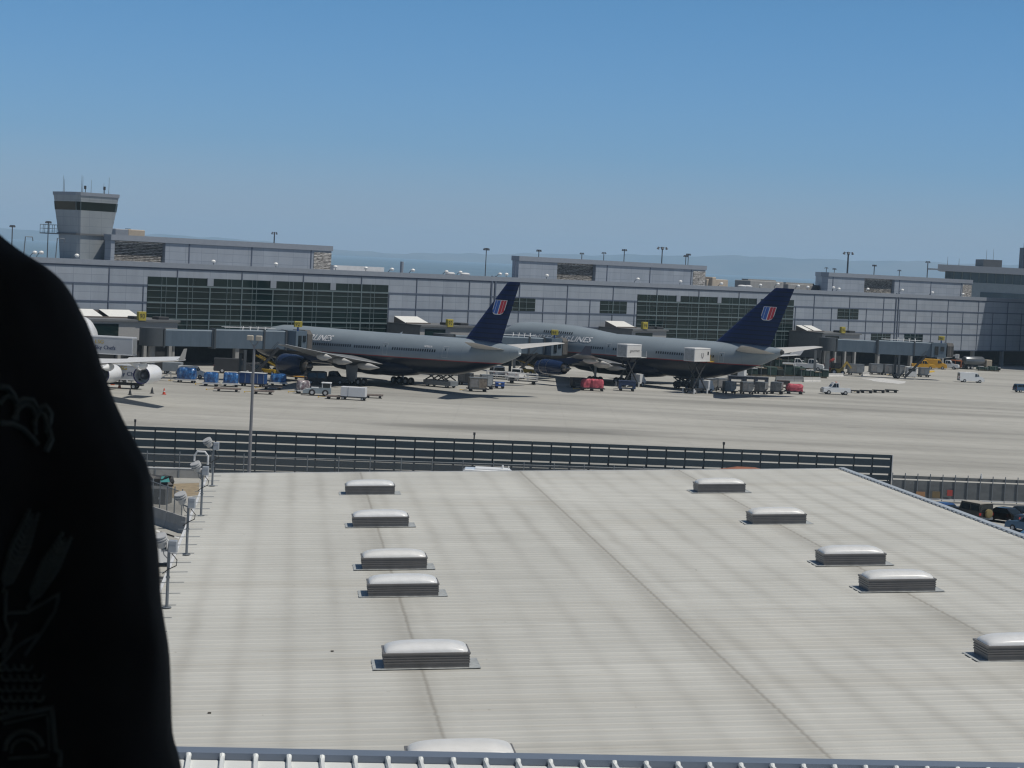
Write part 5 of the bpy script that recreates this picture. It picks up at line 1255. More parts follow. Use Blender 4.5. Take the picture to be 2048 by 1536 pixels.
# ================================================================ parked cars behind the roof edge
JEEP = [(0, .25), (0, .96), (.02, 1.0), (.60, 1.0), (.66, .64), (.98, .60), (1, .5), (1, .25)]
JEEP_G = {'side': [[(.03, .62), (.035, .92), (.28, .93), (.28, .62)], [(.32, .62), (.32, .93), (.56, .92), (.62, .64)]], 'ends': {'rear_window': (-.001, .6, 0, .92), 'windscreen': (.655, .67, .61, .95)}, 'axles': (.2, .80)}
jp = car('jeep', 'dark boxy off roader with tan spare wheel cover parked behind the roof edge', 'car', at(1940, 1042), R(121), 4.0, 1.78, 1.85, jeep_green, JEEP, JEEP_G, .04, .38)
b = MB(); b.lathe([(-2.34, .36), (-2.32, .4), (-2.10, .4), (-2.06, .34)], (0, -.12, .98), 'X', 20); b.build('spare_wheel', tan_cloth, jp)
b = MB(); b.bbox(-2.0, .42, -.82, .82, 1.852, 1.88, .01); b.build('soft_top', mat('soft_top', (.30, .28, .25), .8), jp)
car('sedan', 'black sedan parked beside the dark off roader', 'car', at(2003, 1044), R(135), 4.6, 1.8, 1.4, black_car, SEDAN, SEDAN_G)
car('sedan_blue', 'dark blue car mostly hidden by the roof edge, left of the off roader', 'car', at(1882, 1034), R(125), 4.4, 1.75, 1.4, blue_car, SEDAN, SEDAN_G).name = 'sedan'
car('estate_car', 'blue grey estate car at the right edge, behind the white wagon', 'car', at(2062, 1066), R(128), 4.5, 1.8, 1.55, navy_car, WAGON, WAGON_G)
car('white_wagon', 'white wagon of which only roof and windows show above the roof edge', 'car', at(2062, 1092), R(172), 4.6, 1.8, 1.5, white_car, WAGON, WAGON_G)
car('dark_wagon', 'dark car at far right behind the black sedan', 'car', at(2072, 1036), R(125), 4.4, 1.8, 1.6, black_car, WAGON, WAGON_G)
# vehicle roof and brown tent peeping over the far roof edge
q = at_y(974, 944, 168); bx_ = car('box_truck', 'white vehicle roof with small lights just behind the far roof edge', 'truck', Vector((q.x, 168, 0)), R(180), 4.2, 2.2, q.z + .25, white_car, BOXC, BOXC_G, .03, .45)
b = MB(); h = q.z + .25; b.box(-1.9, 1.0, -.9, .9, h, h + .1); b.tube((-1.3, 0, h), (-1.3, 0, h + .4), .08); b.tube((-1.8, 0, h), (-1.8, 0, h + .35), .05); b.build('roof_light', white_paint, bx_)
q = at_y(1495, 944, 165); t = thing('brown_tent', 'reddish brown ridge canopy peeping over the far roof edge', 'canopy', (q.x, 165, 0), .03)
tent = mat('tent_brown', (.26, .10, .055), .8, var=.2); h = q.z
b = MB(); b.add([(-2.4, -2, h - .1), (2.4, -2, h - .1), (.6, 0, h + .42), (-.9, 0, h + .42), (-2.4, 2, h - .1), (2.4, 2, h - .1)], [(0, 1, 2, 3), (5, 4, 3, 2), (1, 5, 2), (4, 0, 3)]); b.build('canopy', tent, t)
for x in (-2.3, 2.3):
    for y in (-1.9, 1.9): b = MB(); b.tube((x, y, 0), (x, y, h - .1), .06); b.build('leg', dark_steel, t)

# ================================================================ tall light pole on the near side of the fence
q0, q1 = at_y(498, 945, 150), at_y(508, 682, 150); x0 = q0.x
t = thing('light_pole', 'tall slim light pole with two box lamps rising across the fence and boarding bridge', 'light pole', (x0, 150, 0), 0)
zt = q1.z; b = MB(); b.tube((0, 0, 0), (0, 0, zt - .3), .16, .09, 10); b.build('pole', mat('pole_galvanised', (.22, .22, .23), .5, .3), t)
for s in (-1, 1):
    b = MB(); b.path([(0, 0, zt - .5), (s * .18, 0, zt - .2), (s * .33, 0, zt + .05)], .035); a = b.build('lamp_arm', grey_steel, t)
    b = MB(); b.bbox(s * .33 - .24, s * .33 + .24, -.2, .2, zt + .05, zt + .42, .05); b.build('lamp_head', mat('lamp_beige', (.36, .33, .28), .6), a)

# ================================================================ white ribbed roof
P0 = at(1060, 948, 10.0)
av = ray(590, 528).normalized(); bv = ray(41000, 680).normalized(); bv = (bv - av * av.dot(bv)).normalized(); nv = bv.cross(av)
WM = Matrix((bv, av, nv)).transposed().to_4x4(); WM.translation = P0
t = thing('ribbed_roof_building', 'low building under a vast white ribbed metal roof with domed skylights', 'building'); t.matrix_world = WM
rm = NT('white_ribbed_metal', .55, .0, .35)
base = rm.ramp(rm.noise(.16, 7, (1, .5, 1)), [(.3, (.432, .432, .404)), (.7, (.508, .508, .478))])
def band_at(off, w, soft): return rm.math('SUBTRACT', 1.0, rm.math('MINIMUM', rm.math('DIVIDE', rm.math('ABSOLUTE', rm.math('SUBTRACT', rm.math('ADD', rm.x, rm.math('MULTIPLY', rm.math('SUBTRACT', rm.noise(1.1, 4, (0.02, 3.2, 1)), .5), soft)), off)), w), 1.0))
dirt = None
for off in (-9.35, -.42, 8.62):
    q = band_at(off, .13, .12); q2 = rm.math('MULTIPLY', band_at(off - .22, .75, .7), .30)
    q = rm.math('MAXIMUM', rm.math('MULTIPLY', q, .62), q2); dirt = q if dirt is None else rm.math('MAXIMUM', dirt, q)
bands = rm.math('MULTIPLY', rm.math('POWER', rm.math('ABSOLUTE', rm.math('SINE', rm.math('ADD', rm.math('MULTIPLY', rm.x, math.pi / 1.52), rm.math('MULTIPLY', rm.noise(.5, 3, (.3, 1, 1)), 1.0)))), 7.0), .24)
bands = rm.math('MULTIPLY', bands, rm.ramp(rm.noise(.09, 4, (1, .6, 1), loc=(3, 9, 0)), [(.35, .15), (.65, 1)]))
dirt = rm.math('MAXIMUM', dirt, bands)
panel = rm.ramp(rm.noise(.62, 5, (.12, 3.0, 1)), [(.3, .93), (.7, 1.05)])
c = rm.mix(1.0, base, panel, 'MULTIPLY')
c = rm.mix(dirt, c, (.16, .145, .12))
ribd = rm.line(rm.y, .61, .13, .20)
c = rm.mix(rm.math('MULTIPLY', ribd, .07), c, (.12, .11, .10))
_wn = rm.nt.nodes.new('ShaderNodeTexWhiteNoise'); _wn.noise_dimensions = '2D'; _cv = rm.nt.nodes.new('ShaderNodeCombineXYZ')
rm.link(rm.math('FLOOR', rm.math('DIVIDE', rm.math('ADD', rm.x, .42), 8.98)), _cv.inputs[0]); rm.link(rm.math('FLOOR', rm.math('DIVIDE', rm.y, 1.83)), _cv.inputs[1]); rm.link(_cv.outputs[0], _wn.inputs['Vector'])
c = rm.mix(1.0, c, rm.ramp(_wn.outputs['Value'], [(0, (.945, .935, .92)), (.25, (.985, .985, .985)), (.8, (1.0, 1.0, 1.0)), (1, (1.04, 1.04, 1.04))]), 'MULTIPLY')
big = rm.ramp(rm.noise(.045, 4, (1, .7, 1), loc=(2, 1, 0)), [(.3, .93), (.7, 1.07)])
c = rm.mix(1.0, c, big, 'MULTIPLY')
run = rm.ramp(rm.noise(1.3, 6, (.09, 1.4, 1), loc=(4, 4, 0)), [(.56, 0), (.70, .22)])
c = rm.mix(run, c, (.24, .22, .18))
spk = rm.ramp(rm.noise(7.5, 2, (1, .5, 1)), [(.735, 0), (.765, 1)])
c = rm.mix(rm.math('MULTIPLY', spk, .5), c, (.15, .14, .12))
rm.out(c)
X0, X1, Y0, Y1 = -17.65, 17.95, -82.0, 1.5
b = MB(); b.box(X0, X1, Y0, Y1, -.12, 0)
y = Y0 + .3
while y < Y1 - .1:
    b.add([(X0, y - .09, .001), (X0, y - .03, .024), (X0, y + .03, .024), (X0, y + .09, .001), (X1, y - .09, .001), (X1, y - .03, .024), (X1, y + .03, .024), (X1, y + .09, .001)],
          [(0, 4, 5, 1), (1, 5, 6, 2), (2, 6, 7, 3), (0, 1, 2, 3), (4, 7, 6, 5)]); y += .61
roof = b.build('roof', rm.m, t)
b = MB(); b.box(X0 + .4, X1 - .4, Y0 + .4, Y1 - .4, -10.2, -.13); b.build('wall', mat('shed_wall', (.32, .34, .36), .7), t)
trim = mat('eave_trim', (.40, .44, .48), .45, .1)
b = MB(); b.box(X1 + .004, X1 + .30, Y0, Y1, -.25, .09); b.build('eave_trim', trim, t)
b = MB(); y = Y0 + .3
while y < Y1: b.box(X1 - .10, X1 + .002, y - .07, y + .07, .030, .07); y += .61
b.build('rib_closer', trim, t)
b = MB(); b.box(X0 - .12, X0 - .004, Y0, Y1, -.2, .05); b.box(X0 - .12, X1, Y1 + .004, Y1 + .08, -.2, .03); b.build('edge_gutter', dull_white, t)
b = MB(); y = Y0 + 1
while y < Y1: b.box(X0 - .004 - .35, X0 + .7, y - .02, y + .02, .06, .085); y += 2.44
b.build('gutter_strap', alu, t)
dome_m = NT('skylight_dome', .28, 0, .5); dome_m.out(dome_m.ramp(dome_m.noise(1.2), [(.3, (.80, .81, .82)), (.7, (.85, .86, .87))]))
curb_m = mat('skylight_curb', (.165, .160, .158), .45, .2, var=.12, scale=3)
flash_m = mat('skylight_flashing', (.41, .43, .43), .5, .2, var=.35, scale=3)
_oi = dome_m.nt.nodes.new('ShaderNodeObjectInfo'); _rc = dome_m.ramp(_oi.outputs['Random'], [(0, (.90, .91, .91)), (.5, (.86, .87, .88)), (1, (.90, .89, .86))]); dome_m.out(dome_m.mix(1.0, _rc, dome_m.ramp(dome_m.noise(2.4, 6), [(.3, .90), (.65, 1.03)]), 'MULTIPLY'))
_tl = dome_m.nt.nodes.new('ShaderNodeBsdfTranslucent'); _tl.inputs[0].default_value = (.85, .87, .88, 1); _mx = dome_m.nt.nodes.new('ShaderNodeMixShader'); _mx.inputs[0].default_value = .35
dome_m.link(dome_m.p.outputs[0], _mx.inputs[1]); dome_m.link(_tl.outputs[0], _mx.inputs[2]); dome_m.link(_mx.outputs[0], [q for q in dome_m.nt.nodes if q.type == 'OUTPUT_MATERIAL'][0].inputs[0])
def skylight(x0, y0):
    W, D, Hc = 2.44, 1.25, .42
    o = bpy.data.objects.new('skylight', None); COL.objects.link(o); o.parent = t; o.location = (x0 + W / 2, y0 + D / 2, 0)
    b = MB(); b.box(-W / 2, W / 2, -D / 2, D / 2, .037, Hc)
    for k in range(4): z = .17 + k * .075; b.box(-W / 2 - .02, W / 2 + .02, -D / 2 - .02, D / 2 + .02, z, z + .035)
    b.box(-W / 2 - .035, W / 2 + .035, -D / 2 - .035, D / 2 + .035, Hc + .001, Hc + .05); b.build('curb', curb_m, o); b = MB(); b.quad((-W / 2 + .05, -D / 2 + .05, Hc + .052), (W / 2 - .05, -D / 2 + .05, Hc + .052), (W / 2 - .05, D / 2 - .05, Hc + .052), (-W / 2 + .05, D / 2 - .05, Hc + .052)); b.build('dome_reflector', white_paint, o)  # white sheet added under the dome to brighten it
    b = MB(); rg = []; n = 32
    for k in range(10):
        q = k / 9; s = math.cos(q * math.pi / 2) ** .62; zz = Hc + .056 + .23 * math.sin(q * math.pi / 2) ** .9; pw = .22 + .55 * q
        rr = []
        for i in range(n):
            a = 2 * math.pi * (i + .5) / n; ca, sa = math.cos(a), math.sin(a)
            f = lambda v: math.copysign(abs(v) ** pw, v)
            rr.append((f(ca) * W / 2 * max(s, .03) * .985, f(sa) * D / 2 * max(s, .03) * .985, zz))
        rg.append(rr)
    b.loft(rg); b.build('dome', dome_m.m, o, 80)
    b = MB(); b.box(-W / 2 - .33, W / 2 + .33, -D / 2 - .12, D / 2 + .12, .026, .036); b.build('flashing', flash_m, o)
    return o
for i, y in enumerate((-9.55, -22.0, -34.35, -40.6, -53.1, -65.4)):
    skylight(-10.42, y)
    if i < 5: skylight(7.45 - .05 * i, y - .45)
b = MB()
for x, y in ((-11.9, -50.3), (-15.2, -58.3)): b.box(x, x + .09, y, y + .05, .01, .04)
b.build('roof_debris', mat('debris_brown', (.09, .08, .07), .8), t)
# floodlight poles on the left edge of the roof
lampm = mat('floodlight_housing', (.33, .36, .40), .4, .3, var=.12)
def roof_pole(y, label, arch=False, i=0):
    g_ = WM @ Vector((-17.25, y, .03)); o = thing('floodlight_pole', label, 'floodlight', g_, 0, 'floodlight poles along the left roof edge')
    LS = Matrix.Translation((.0, 0, 2.05)) @ Matrix.Scale(.80, 4) @ Matrix.Translation((0, 0, -2.05))
    b = MB(); b.tube((0, 0, 0), (0, 0, 1.95), .055, .05, 8); b.tube((0, 0, 0), (0, 0, .03), .16, .16, 8); b.tube((0, 0, 1.0), (0, 0, 1.06), .075, .075, 8); b.build('pole', grey_steel, o)
    b = MB(); b.M = LS; b.bbox(-.02, .34, -.16, .16, 1.85, 2.35, .03); b.box(.02, .30, -.17, -.16, 2.18, 2.26); b.build('ballast_box', lampm, o)
    q = LS @ Matrix.Translation((-.36, 0, 2.28)) @ Matrix.Rotation(R(-28 + 6 * i), 4, 'Y') @ Matrix.Rotation(R(18), 4, 'X')
    b = MB(); b.M = q; b.lathe([(-.30, .10), (-.26, .19), (-.02, .22), (.0, .30), (.05, .31), (.06, .25), (.11, .25), (.12, .31), (.17, .31), (.18, .25), (.23, .25), (.24, .30), (.28, .29)], (0, 0, 0), 'Z', 14); b.build('lamp_housing', mat('lamp_shell', (.40, .41, .42), .5, var=.08), o)
    b = MB(); b.M = LS; b.bar((-.36, 0, 2.0), (.05, 0, 1.85), .06, .06); b.path([(-.3, .05, 2.05), (-.22, .1, 1.7), (.0, .06, 1.5)], .02); b.build('bracket', grey_steel, o)
    b = MB(); b.path([(.12, -.1, 1.85), (.3, -.12, 1.65), (.28, -.1, 1.45), (.0, -.06, 1.3), (-.18, -.05, 1.15)], .018); b.build('cable', dark_steel, o)
    if arch: b = MB(); b.path([(.2, .1, 2.35), (.2, .1, 2.75), (.05, .1, 2.95), (-.3, .1, 2.95), (-.42, .1, 2.75), (-.42, .1, 2.5)], .05); b.build('arched_pipe', dull_white, o)
roof_pole(-4.96, 'floodlight pole farthest along the left roof edge, nearest the blast fence', i=0)
roof_pole(-17.5, 'floodlight pole with white arched pipe, second from the blast fence', True, 1)
roof_pole(-29.85, 'floodlight pole third from the blast fence on the left roof edge', i=2)
roof_pole(-42.2, 'floodlight pole nearest the viewer, beside the dark sleeve', i=3)

# yard left of the roof
ya, yb = at(215, 952), at(404, 957)
d = yb - ya; t = thing('yard_wall', 'low pale concrete wall at the foot of the blast fence, left of the roof', 'wall', (ya.x, ya.y, 0), math.atan2(d.y, d.x))
b = MB(); b.box(0, d.length, 0, .25, 0, .85); b.build('wall_panel', concrete, t); b = MB(); b.box(-.02, d.length, -.03, .28, .852, .93); b.build('coping', dull_white, t)
for k in range(5): b = MB(); b.box(d.length * k / 4 - .06, d.length * k / 4 + .06, -.06, -.005, 0, .84); b.build('wall_rib', grey_steel, t)
blob('yard_sand', [at(*q) for q in ((330, 968), (398, 966), (398, 990), (345, 996))], mat('sand', (.26, .21, .14), .95, var=.3), .012)
p = at(318, 972); t = thing('tarp_heap', 'black heap with a teal cloth corner behind the dark container', 'heap', (p.x, p.y, 0), 0)
lump(2.6, 1.6, .9, 0, 77, .4).build('black_sheet', dark_steel, t); b = MB(); b.add([(.2, -.86, .45), (1.1, -.84, .5), (.9, -.5, .98), (.3, -.55, .95)], [(0, 1, 2, 3)]); b.build('teal_cloth', mat('teal_cloth', (.05, .25, .25), .8), t)
p = at(312, 1006); t = thing('yard_container', 'dark grey steel box in the yard beside the dark sleeve', 'container', (p.x, p.y, 0), R(-8))
b = MB(); b.bbox(-1.6, 1.1, -.9, .9, 0, 1.35, .04); b.build('shell', mat('yard_grey', (.12, .125, .125), .7, var=.2), t); b = MB(); b.box(.5, .62, -.93, -.9, .45, .62); b.build('plate', dull_white, t)
chain_fence(at(276, 1003), at(362, 1037), 2.1, 'short slanting chain link fence in the yard left of the roof', 1.8)
barrier(262, 372, 1030, 1068, concrete, 'slanting concrete barrier in the yard below the short chain link fence', 1.25, k=.8)
for k in range(4):
    a = 312 + k * 9; blob('yard_marking', [at(a, 1060 + k * 3), at(a + 20, 1066 + k * 3), at(a + 18, 1069 + k * 3), at(a - 2, 1063 + k * 3)], mat('marking_white', (.62, .62, .60), .7), .02)
car('parked_van', 'white van roof in the yard between the sleeve and the roof edge', 'van', at(300, 1130), R(20), 4.8, 1.9, 1.9, white_car, VAN, VAN_G, .05, .35)
q = at(318, 1160); t = thing('yard_shadow_plate', 'dark flat plate standing for a shadow in the yard just left of the nearest floodlight pole', 'shadow plate', (q.x, q.y, 0), 0)  # dark plate laid in place of a shadow on the yard
b = MB(); b.box(-1, 1, -.7, .7, 0, .12); b.build('plate', dark_steel, t); b = MB(); b.box(-1.1, 1.1, -.8, -.7, 0, .16); b.build('frame', concrete, t)

# ================================================================ nearer white standing seam roof at the bottom
n0, n1 = at(350, 1499, 15.4), at(2048, 1531, 15.4); e = (n1 - n0).normalized(); az = math.atan2(e.y, e.x)
t = thing('standing_seam_roof', 'white standing seam roof with blue edge cap along the bottom of the view', 'roof', (n0.x, n0.y, 0), az)
sw = mat('seam_white', (.66, .68, .67), .4, .05, var=.05, scale=.8)
b = MB(); b.box(-12, 26, -14, -.22, 15.2, 15.33)
x = -11.8
while x < 25.8:
    b.add([(x - .035, -14, 15.33), (x + .035, -14, 15.33), (x + .02, -14, 15.40), (x - .02, -14, 15.40), (x - .035, -.24, 15.33), (x + .035, -.24, 15.33), (x + .02, -.24, 15.40), (x - .02, -.24, 15.40)], [(0, 1, 5, 4), (1, 2, 6, 5), (2, 3, 7, 6), (3, 0, 4, 7), (0, 3, 2, 1), (4, 5, 6, 7)])
    b.tube((x, -.30, 15.345), (x, -.215, 15.40), .03, .038, 8); x += .413
b.build('seam_panel', sw, t)
b = MB(); b.box(-12, 26, -.21, .08, 15.0, 15.42); b.build('edge_cap', mat('cap_blue', (.145, .175, .225), .4, .1, var=.05), t)
b = MB(); b.box(-12, 26, -13.8, -.01, 0, 15.08); b.build('wall', mat('near_wall', (.4, .4, .4), .8), t)

# ================================================================ the dark room the picture is taken from
FL = EYE - .04 - 1.43
rmat = mat('room_grey', (.55, .55, .56), .9)
def struct(name, *bx, m=rmat):
    b = MB(); [b.box(*q) for q in bx]; return tag(b.build(name, m), kind='structure')
struct('room_floor', (-4, 4, -4, 2.3, FL - .25, FL))
struct('room_ceiling', (-4, 4, -4, 3.0, EYE + 1.15, EYE + 1.4))
struct('room_wall', (-4.2, -4.003, -4, 2.3, FL - .25, EYE + 1.4), (4.003, 4.2, -4, 2.3, FL - .25, EYE + 1.4), (-4, 4, -4.2, -4.003, FL - .25, EYE + 1.4),
       (-4, 4, 2.1, 2.3, FL + .003, EYE - .85), (-4, 4, 2.1, 2.3, EYE + .75, EYE + 1.147))
struct('room_support', (-3.8, 3.8, -3.8, 2.0, 0, FL - .253))
# ================================================================ the person at the left, close to the camera
PX_, PY_ = -.470, 1.32
person = thing('person', 'person in a black printed short sleeved shirt standing close at the left edge', 'person', (PX_, PY_, FL))
ZS = EYE - FL
skin_m = mat('skin', (.45, .27, .19), .5, var=.06, scale=6)
cloth = NT('black_cotton', .9, 0, .15)
cloth.out(cloth.ramp(cloth.noise(9), [(.3, (.045, .045, .047)), (.7, (.060, .060, .062))]))
fold = cloth.math('ADD', cloth.noise(2.6, 3, (2.2, 2.2, .45)), cloth.math('MULTIPLY', cloth.noise(160, 2), .015))
cloth.bump(fold, .5, .06)
def skin_body(name, joints, edges, m, parent, lv_=2, root=0):
    me = bpy.data.meshes.new(name); me.from_pydata([j[0] for j in joints], edges, [])
    me.materials.append(m); o = bpy.data.objects.new(name, me); COL.objects.link(o); o.parent = parent
    o.modifiers.new('skin', 'SKIN').use_smooth_shade = True
    lay = me.skin_vertices[0] if me.skin_vertices else None
    if lay is None:
        bpy.context.view_layer.update(); bpy.context.view_layer.objects.active = o
        bpy.ops.mesh.customdata_skin_add(); lay = me.skin_vertices[0]
    for i, j in enumerate(joints):
        r = j[1] if isinstance(j[1], tuple) else (j[1], j[1]); lay.data[i].radius = r; lay.data[i].use_root = (i == root)
    s = o.modifiers.new('subsurf', 'SUBSURF'); s.levels = lv_; s.render_levels = lv_
    return o
z = ZS
J = [((0, 0, z - .56), (.11, .09)), ((0, 0, z - .32), (.095, .085)), ((0, .01, z - .12), (.085, .07)), ((0, .01, z + .03), (.055, .055)), ((0, 0, z + .10), (.058, .058)),
     ((0, -.01, z + .17), (.072, .085)), ((0, -.005, z + .26), (.078, .095)), ((0, 0, z + .325), (.055, .07))]
E_ = [(0, 1), (1, 2), (2, 3), (3, 4), (4, 5), (5, 6), (6, 7)]
for s in (-1, 1):
    k = len(J)
    J += [((s * .13, .01, z - .10), .045), ((s * .182, .012, z - .33), .040), ((s * .20, -.03, z - .56), .030), ((s * .20, -.05, z - .63), (.022, .038)), ((s * .20, -.055, z - .68), (.016, .04))]
    E_ += [(2, k), (k, k + 1), (k + 1, k + 2), (k + 2, k + 3), (k + 3, k + 4)]
    for q, (dy, L_) in enumerate(((-.03, .066), (-.01, .076), (.01, .072), (.03, .056))):
        f = len(J); J += [((s * .20, -.055 + dy, z - .715), .0095), ((s * .196, -.06 + dy, z - .715 - L_ * .55), .0088), ((s * .188, -.06 + dy * .95, z - .715 - L_), .0078)]
        E_ += [(k + 4, f), (f, f + 1), (f + 1, f + 2)]
    f = len(J); J += [((s * .192, -.10, z - .66), .011), ((s * .186, -.115, z - .70), .0095), ((s * .182, -.118, z - .73), .008)]; E_ += [(k + 3, f), (f, f + 1), (f + 1, f + 2)]
    k = len(J); J += [((s * .09, 0, z - .64), (.085, .09)), ((s * .10, 0, z - 1.0), .06), ((s * .10, .02, z - 1.38), .042), ((s * .105, -.10, z - 1.43), (.04, .03))]
    E_ += [(0, k), (k, k + 1), (k + 1, k + 2), (k + 2, k + 3)]
skin_body('body', J, E_, skin_m, person)
b = MB()                                   # face details on the head
for s in (-1, 1): b.lathe([(-.012, .004), (-.006, .011), (.0, .012), (.006, .004)], (s * .032, -.098, z + .225), 'Y', 10)
b.build('eye', mat('eye_white', (.6, .6, .58), .3), person)
b = MB(); b.loft([[(-.008, -.1, z + .225), (.008, -.1, z + .225), (0, -.108, z + .225)], [(-.018, -.098, z + .175), (.018, -.098, z + .175), (0, -.125, z + .18)]], smooth=False); b.build('nose', skin_m, person)
b = MB(); b.lathe([(-.028, .002), (-.01, .008), (.01, .008), (.028, .002)], (0, -.098, z + .140), 'X', 8); b.build('mouth', mat('lips', (.32, .12, .10), .5), person)
for s in (-1, 1): b = MB(); b.lathe([(-.012, .01), (0, .03), (.012, .012)], (s * .085, .01, z + .205), 'X', 12); b.build('ear', skin_m, person)
b = MB(); rg = []
for k in range(9):
    q = k / 8 * math.pi * .56; rr = []
    for i in range(20):
        a = 2 * math.pi * i / 20; rr.append((.094 * math.sin(q) * math.cos(a), .01 + .112 * math.sin(q) * math.sin(a) + .025 * q, z + .25 + .125 * math.cos(q) - (.07 * max(0, math.sin(a)) * q)))
    rg.append(rr)
b.loft(rg[1:]); b.build('hair', mat('dark_hair', (.02, .014, .01), .7, var=.3, scale=30), person)
b = MB()                                   # shirt: torso and two sleeves grown into one cloth surface
def ell(zz, hx, hy, cy=0): return [(hx * math.cos(2 * math.pi * i / 40), cy + hy * math.sin(2 * math.pi * i / 40), zz) for i in range(40)]
b.loft([ell(z + q[0], q[1], q[2], .008) for q in ((.062, .072, .068), (.045, .082, .074), (.03, .098, .082), (.01, .118, .092), (-.015, .145, .10), (-.05, .172, .112), (-.10, .186, .124), (-.2, .188, .132), (-.35, .176, .132), (-.5, .178, .132), (-.66, .186, .136))])
for s in (-1, 1):
    pts = [(s * x, .011, z - d) for x, d in ((.068, .044), (.099, .050), (.119, .067), (.129, .084), (.156, .146), (.173, .178), (.181, .210), (.1885, .318), (.1865, .338), (.191, .362), (.196, .43))]
    b.path(pts, [.058, .061, .062, .062, .062, .062, .062, .062, .065, .069, .073], 24)
shirt = b.build('shirt', cloth.m, person)
md = shirt.modifiers.new('remesh', 'REMESH'); md.mode = 'VOXEL'; md.voxel_size = .009; md.use_smooth_shade = True
tx = bpy.data.textures.new('cloth_folds', 'WOOD'); tx.wood_type = 'BANDNOISE'; tx.noise_scale = .11; tx.turbulence = 9
md = shirt.modifiers.new('folds', 'DISPLACE'); md.texture = tx; md.strength = .0055; md.mid_level = .5; md.texture_coords = 'LOCAL'
md = shirt.modifiers.new('smooth', 'SMOOTH'); md.factor = .5; md.iterations = 8
for s in (-1, 1):
    b = MB(); b.loft([[(s * .09 + r * math.cos(2 * math.pi * i / 20) * 1.0, .005 + r * 1.08 * math.sin(2 * math.pi * i / 20), z + q) for i in range(20)] for q, r in ((-.56, .105), (-.7, .105), (-1.0, .085), (-1.36, .072), (-1.40, .075))]); b.build('trouser_leg', mat('denim', (.02, .03, .06), .9, var=.2, scale=8), person)
    b = MB(); b.loft([[(s * .105 + .05 * k * math.cos(2 * math.pi * i / 16), -.05 + .135 * k * math.sin(2 * math.pi * i / 16), q) for i in range(16)] for q, k in ((.0, 1), (.03, 1.02), (.06, .9), (.085, .55))]); b.build('shoe', black_rubber, person)
# printed line art on the chest, laid onto the cloth
bpy.context.view_layer.update()
dg = bpy.context.evaluated_depsgraph_get(); ev = shirt.evaluated_get(dg)
tree = BVHTree.FromObject(shirt, dg); inv = shirt.matrix_world.inverted()
ink_m = mat('shirt_print', (.16, .19, .18), .9, var=.25, scale=40)
eye_l = inv @ Vector((0, 0, EYE))
def on_shirt(x, y):
    px, py = x / 1.836, 700 + y / 1.836
    d = (inv.to_3x3() @ ray(px, py)).normalized(); h = tree.ray_cast(eye_l, d)
    return None if h[0] is None else h[0] - d * .0012
pr = MB()
def stroke(pts, r=.0010):
    out = []
    for (x0, y0), (x1, y1) in zip(pts, pts[1:]):
        n = max(1, int(math.hypot(x1 - x0, y1 - y0) / 14))
        for k in range(n):
            q = on_shirt(x0 + (x1 - x0) * k / n, y0 + (y1 - y0) * k / n)
            if q: out.append(q)
    q = on_shirt(*pts[-1])
    if q: out.append(q)
    if len(out) > 1: pr.path(out, r, 5)
def arc(cx, cy, rx, ry, a0, a1, r=.001, n=10): stroke([(cx + rx * math.cos(R(a0 + (a1 - a0) * i / n)), cy + ry * math.sin(R(a0 + (a1 - a0) * i / n))) for i in range(n + 1)], r)
stroke([(0, 135), (28, 140), (48, 165), (60, 195), (85, 182), (118, 186), (135, 215), (165, 205), (185, 235), (178, 285), (188, 330), (168, 372)], .0022)
stroke([(0, 268), (45, 270), (85, 290), (118, 322), (140, 350)], .0018)
for a in ((30, 215, 30, 45, 200, 420), (95, 245, 34, 44, 160, 400), (150, 285, 22, 55, 150, 380)): arc(*a, .0015)
pr.build('crest_print', ink_m, shirt); pr = MB()
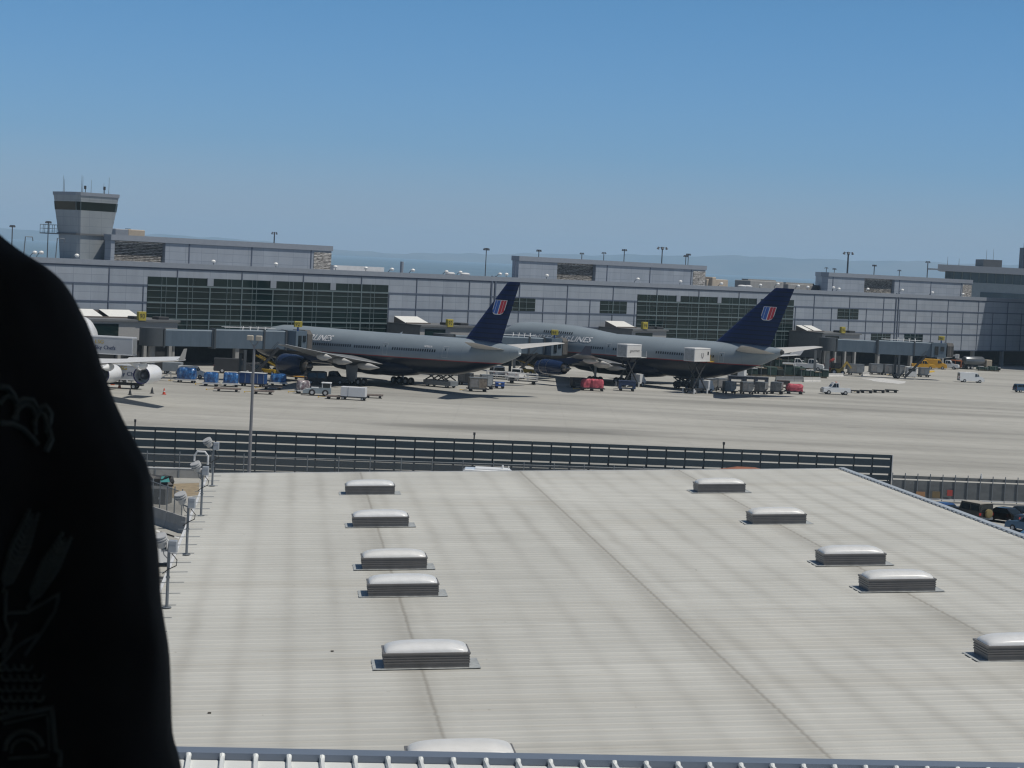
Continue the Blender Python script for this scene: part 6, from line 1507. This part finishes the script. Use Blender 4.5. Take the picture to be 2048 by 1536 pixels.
for (x0, y0), (x1, y1) in (((8, 890), (122, 600)), ((108, 935), (240, 690))):
    stroke([(x0, y0), (x1, y1)], .0008); dx, dy = x1 - x0, y1 - y0; ln = math.hypot(dx, dy); ux, uy = dx / ln, dy / ln
    for k in range(13):
        q = .1 + .85 * k / 13
        for s in (-1, 1):
            w = (1 - abs(q - .45)) * 34; bx_, by_ = x0 + dx * q, y0 + dy * q
            stroke([(bx_, by_), (bx_ + s * -uy * w * .8 + ux * 18, by_ + s * ux * w * .8 + uy * 18), (bx_ + s * -uy * w + ux * 46, by_ + s * ux * w + uy * 46)], .0014)
for pts in ([(15, 965), (100, 962), (165, 925), (218, 893), (200, 960), (150, 1040), (90, 1122)], [(0, 1160), (60, 1090), (140, 1040)], [(22, 880), (18, 990), (40, 1060), (10, 1130)], [(60, 1000), (30, 1060), (0, 1110)], [(100, 950), (135, 900)]): stroke(pts, .0013)
pr.build('wheat_print', ink_m, shirt); pr = MB()
for r_ in range(5):
    for c_ in range(5):
        cx, cy = 8 + c_ * 30 + (15 if r_ % 2 else 0), 1150 + r_ * 38
        if (cx - 50) ** 2 / 100 ** 2 + (cy - 1230) ** 2 / 115 ** 2 < 1: arc(cx, cy, 19, 26, 10, 170, .0012, 7)
pr.build('hop_print', ink_m, shirt); pr = MB()
stroke([(0, 1352), (60, 1335), (130, 1325), (190, 1312), (196, 1390), (204, 1468), (222, 1478), (218, 1530)], .0018)
stroke([(12, 1372), (175, 1335), (182, 1470)], .0010)
arc(88, 1470, 70, 70, 180, 350, .0018); arc(88, 1480, 48, 50, 180, 350, .0012); stroke([(30, 1500), (180, 1490)], .0012)
pr.build('letter_print', ink_m, shirt)

# ================================================================ air
hz = bpy.data.materials.new('haze'); hz.use_nodes = True
for q in list(hz.node_tree.nodes):
    if q.type == 'BSDF_PRINCIPLED': hz.node_tree.nodes.remove(q)
vol = hz.node_tree.nodes.new('ShaderNodeVolumePrincipled'); vol.inputs['Color'].default_value = (.58, .80, 1.0, 1); vol.inputs['Density'].default_value = HAZE
vol.inputs['Anisotropy'].default_value = 0.0
hz.node_tree.links.new(vol.outputs[0], [q for q in hz.node_tree.nodes if q.type == 'OUTPUT_MATERIAL'][0].inputs['Volume'])
b = MB(); b.box(-6300, 6300, -700, 20600, -1.5, 262)
tag(b.build('haze', hz), kind='stuff')
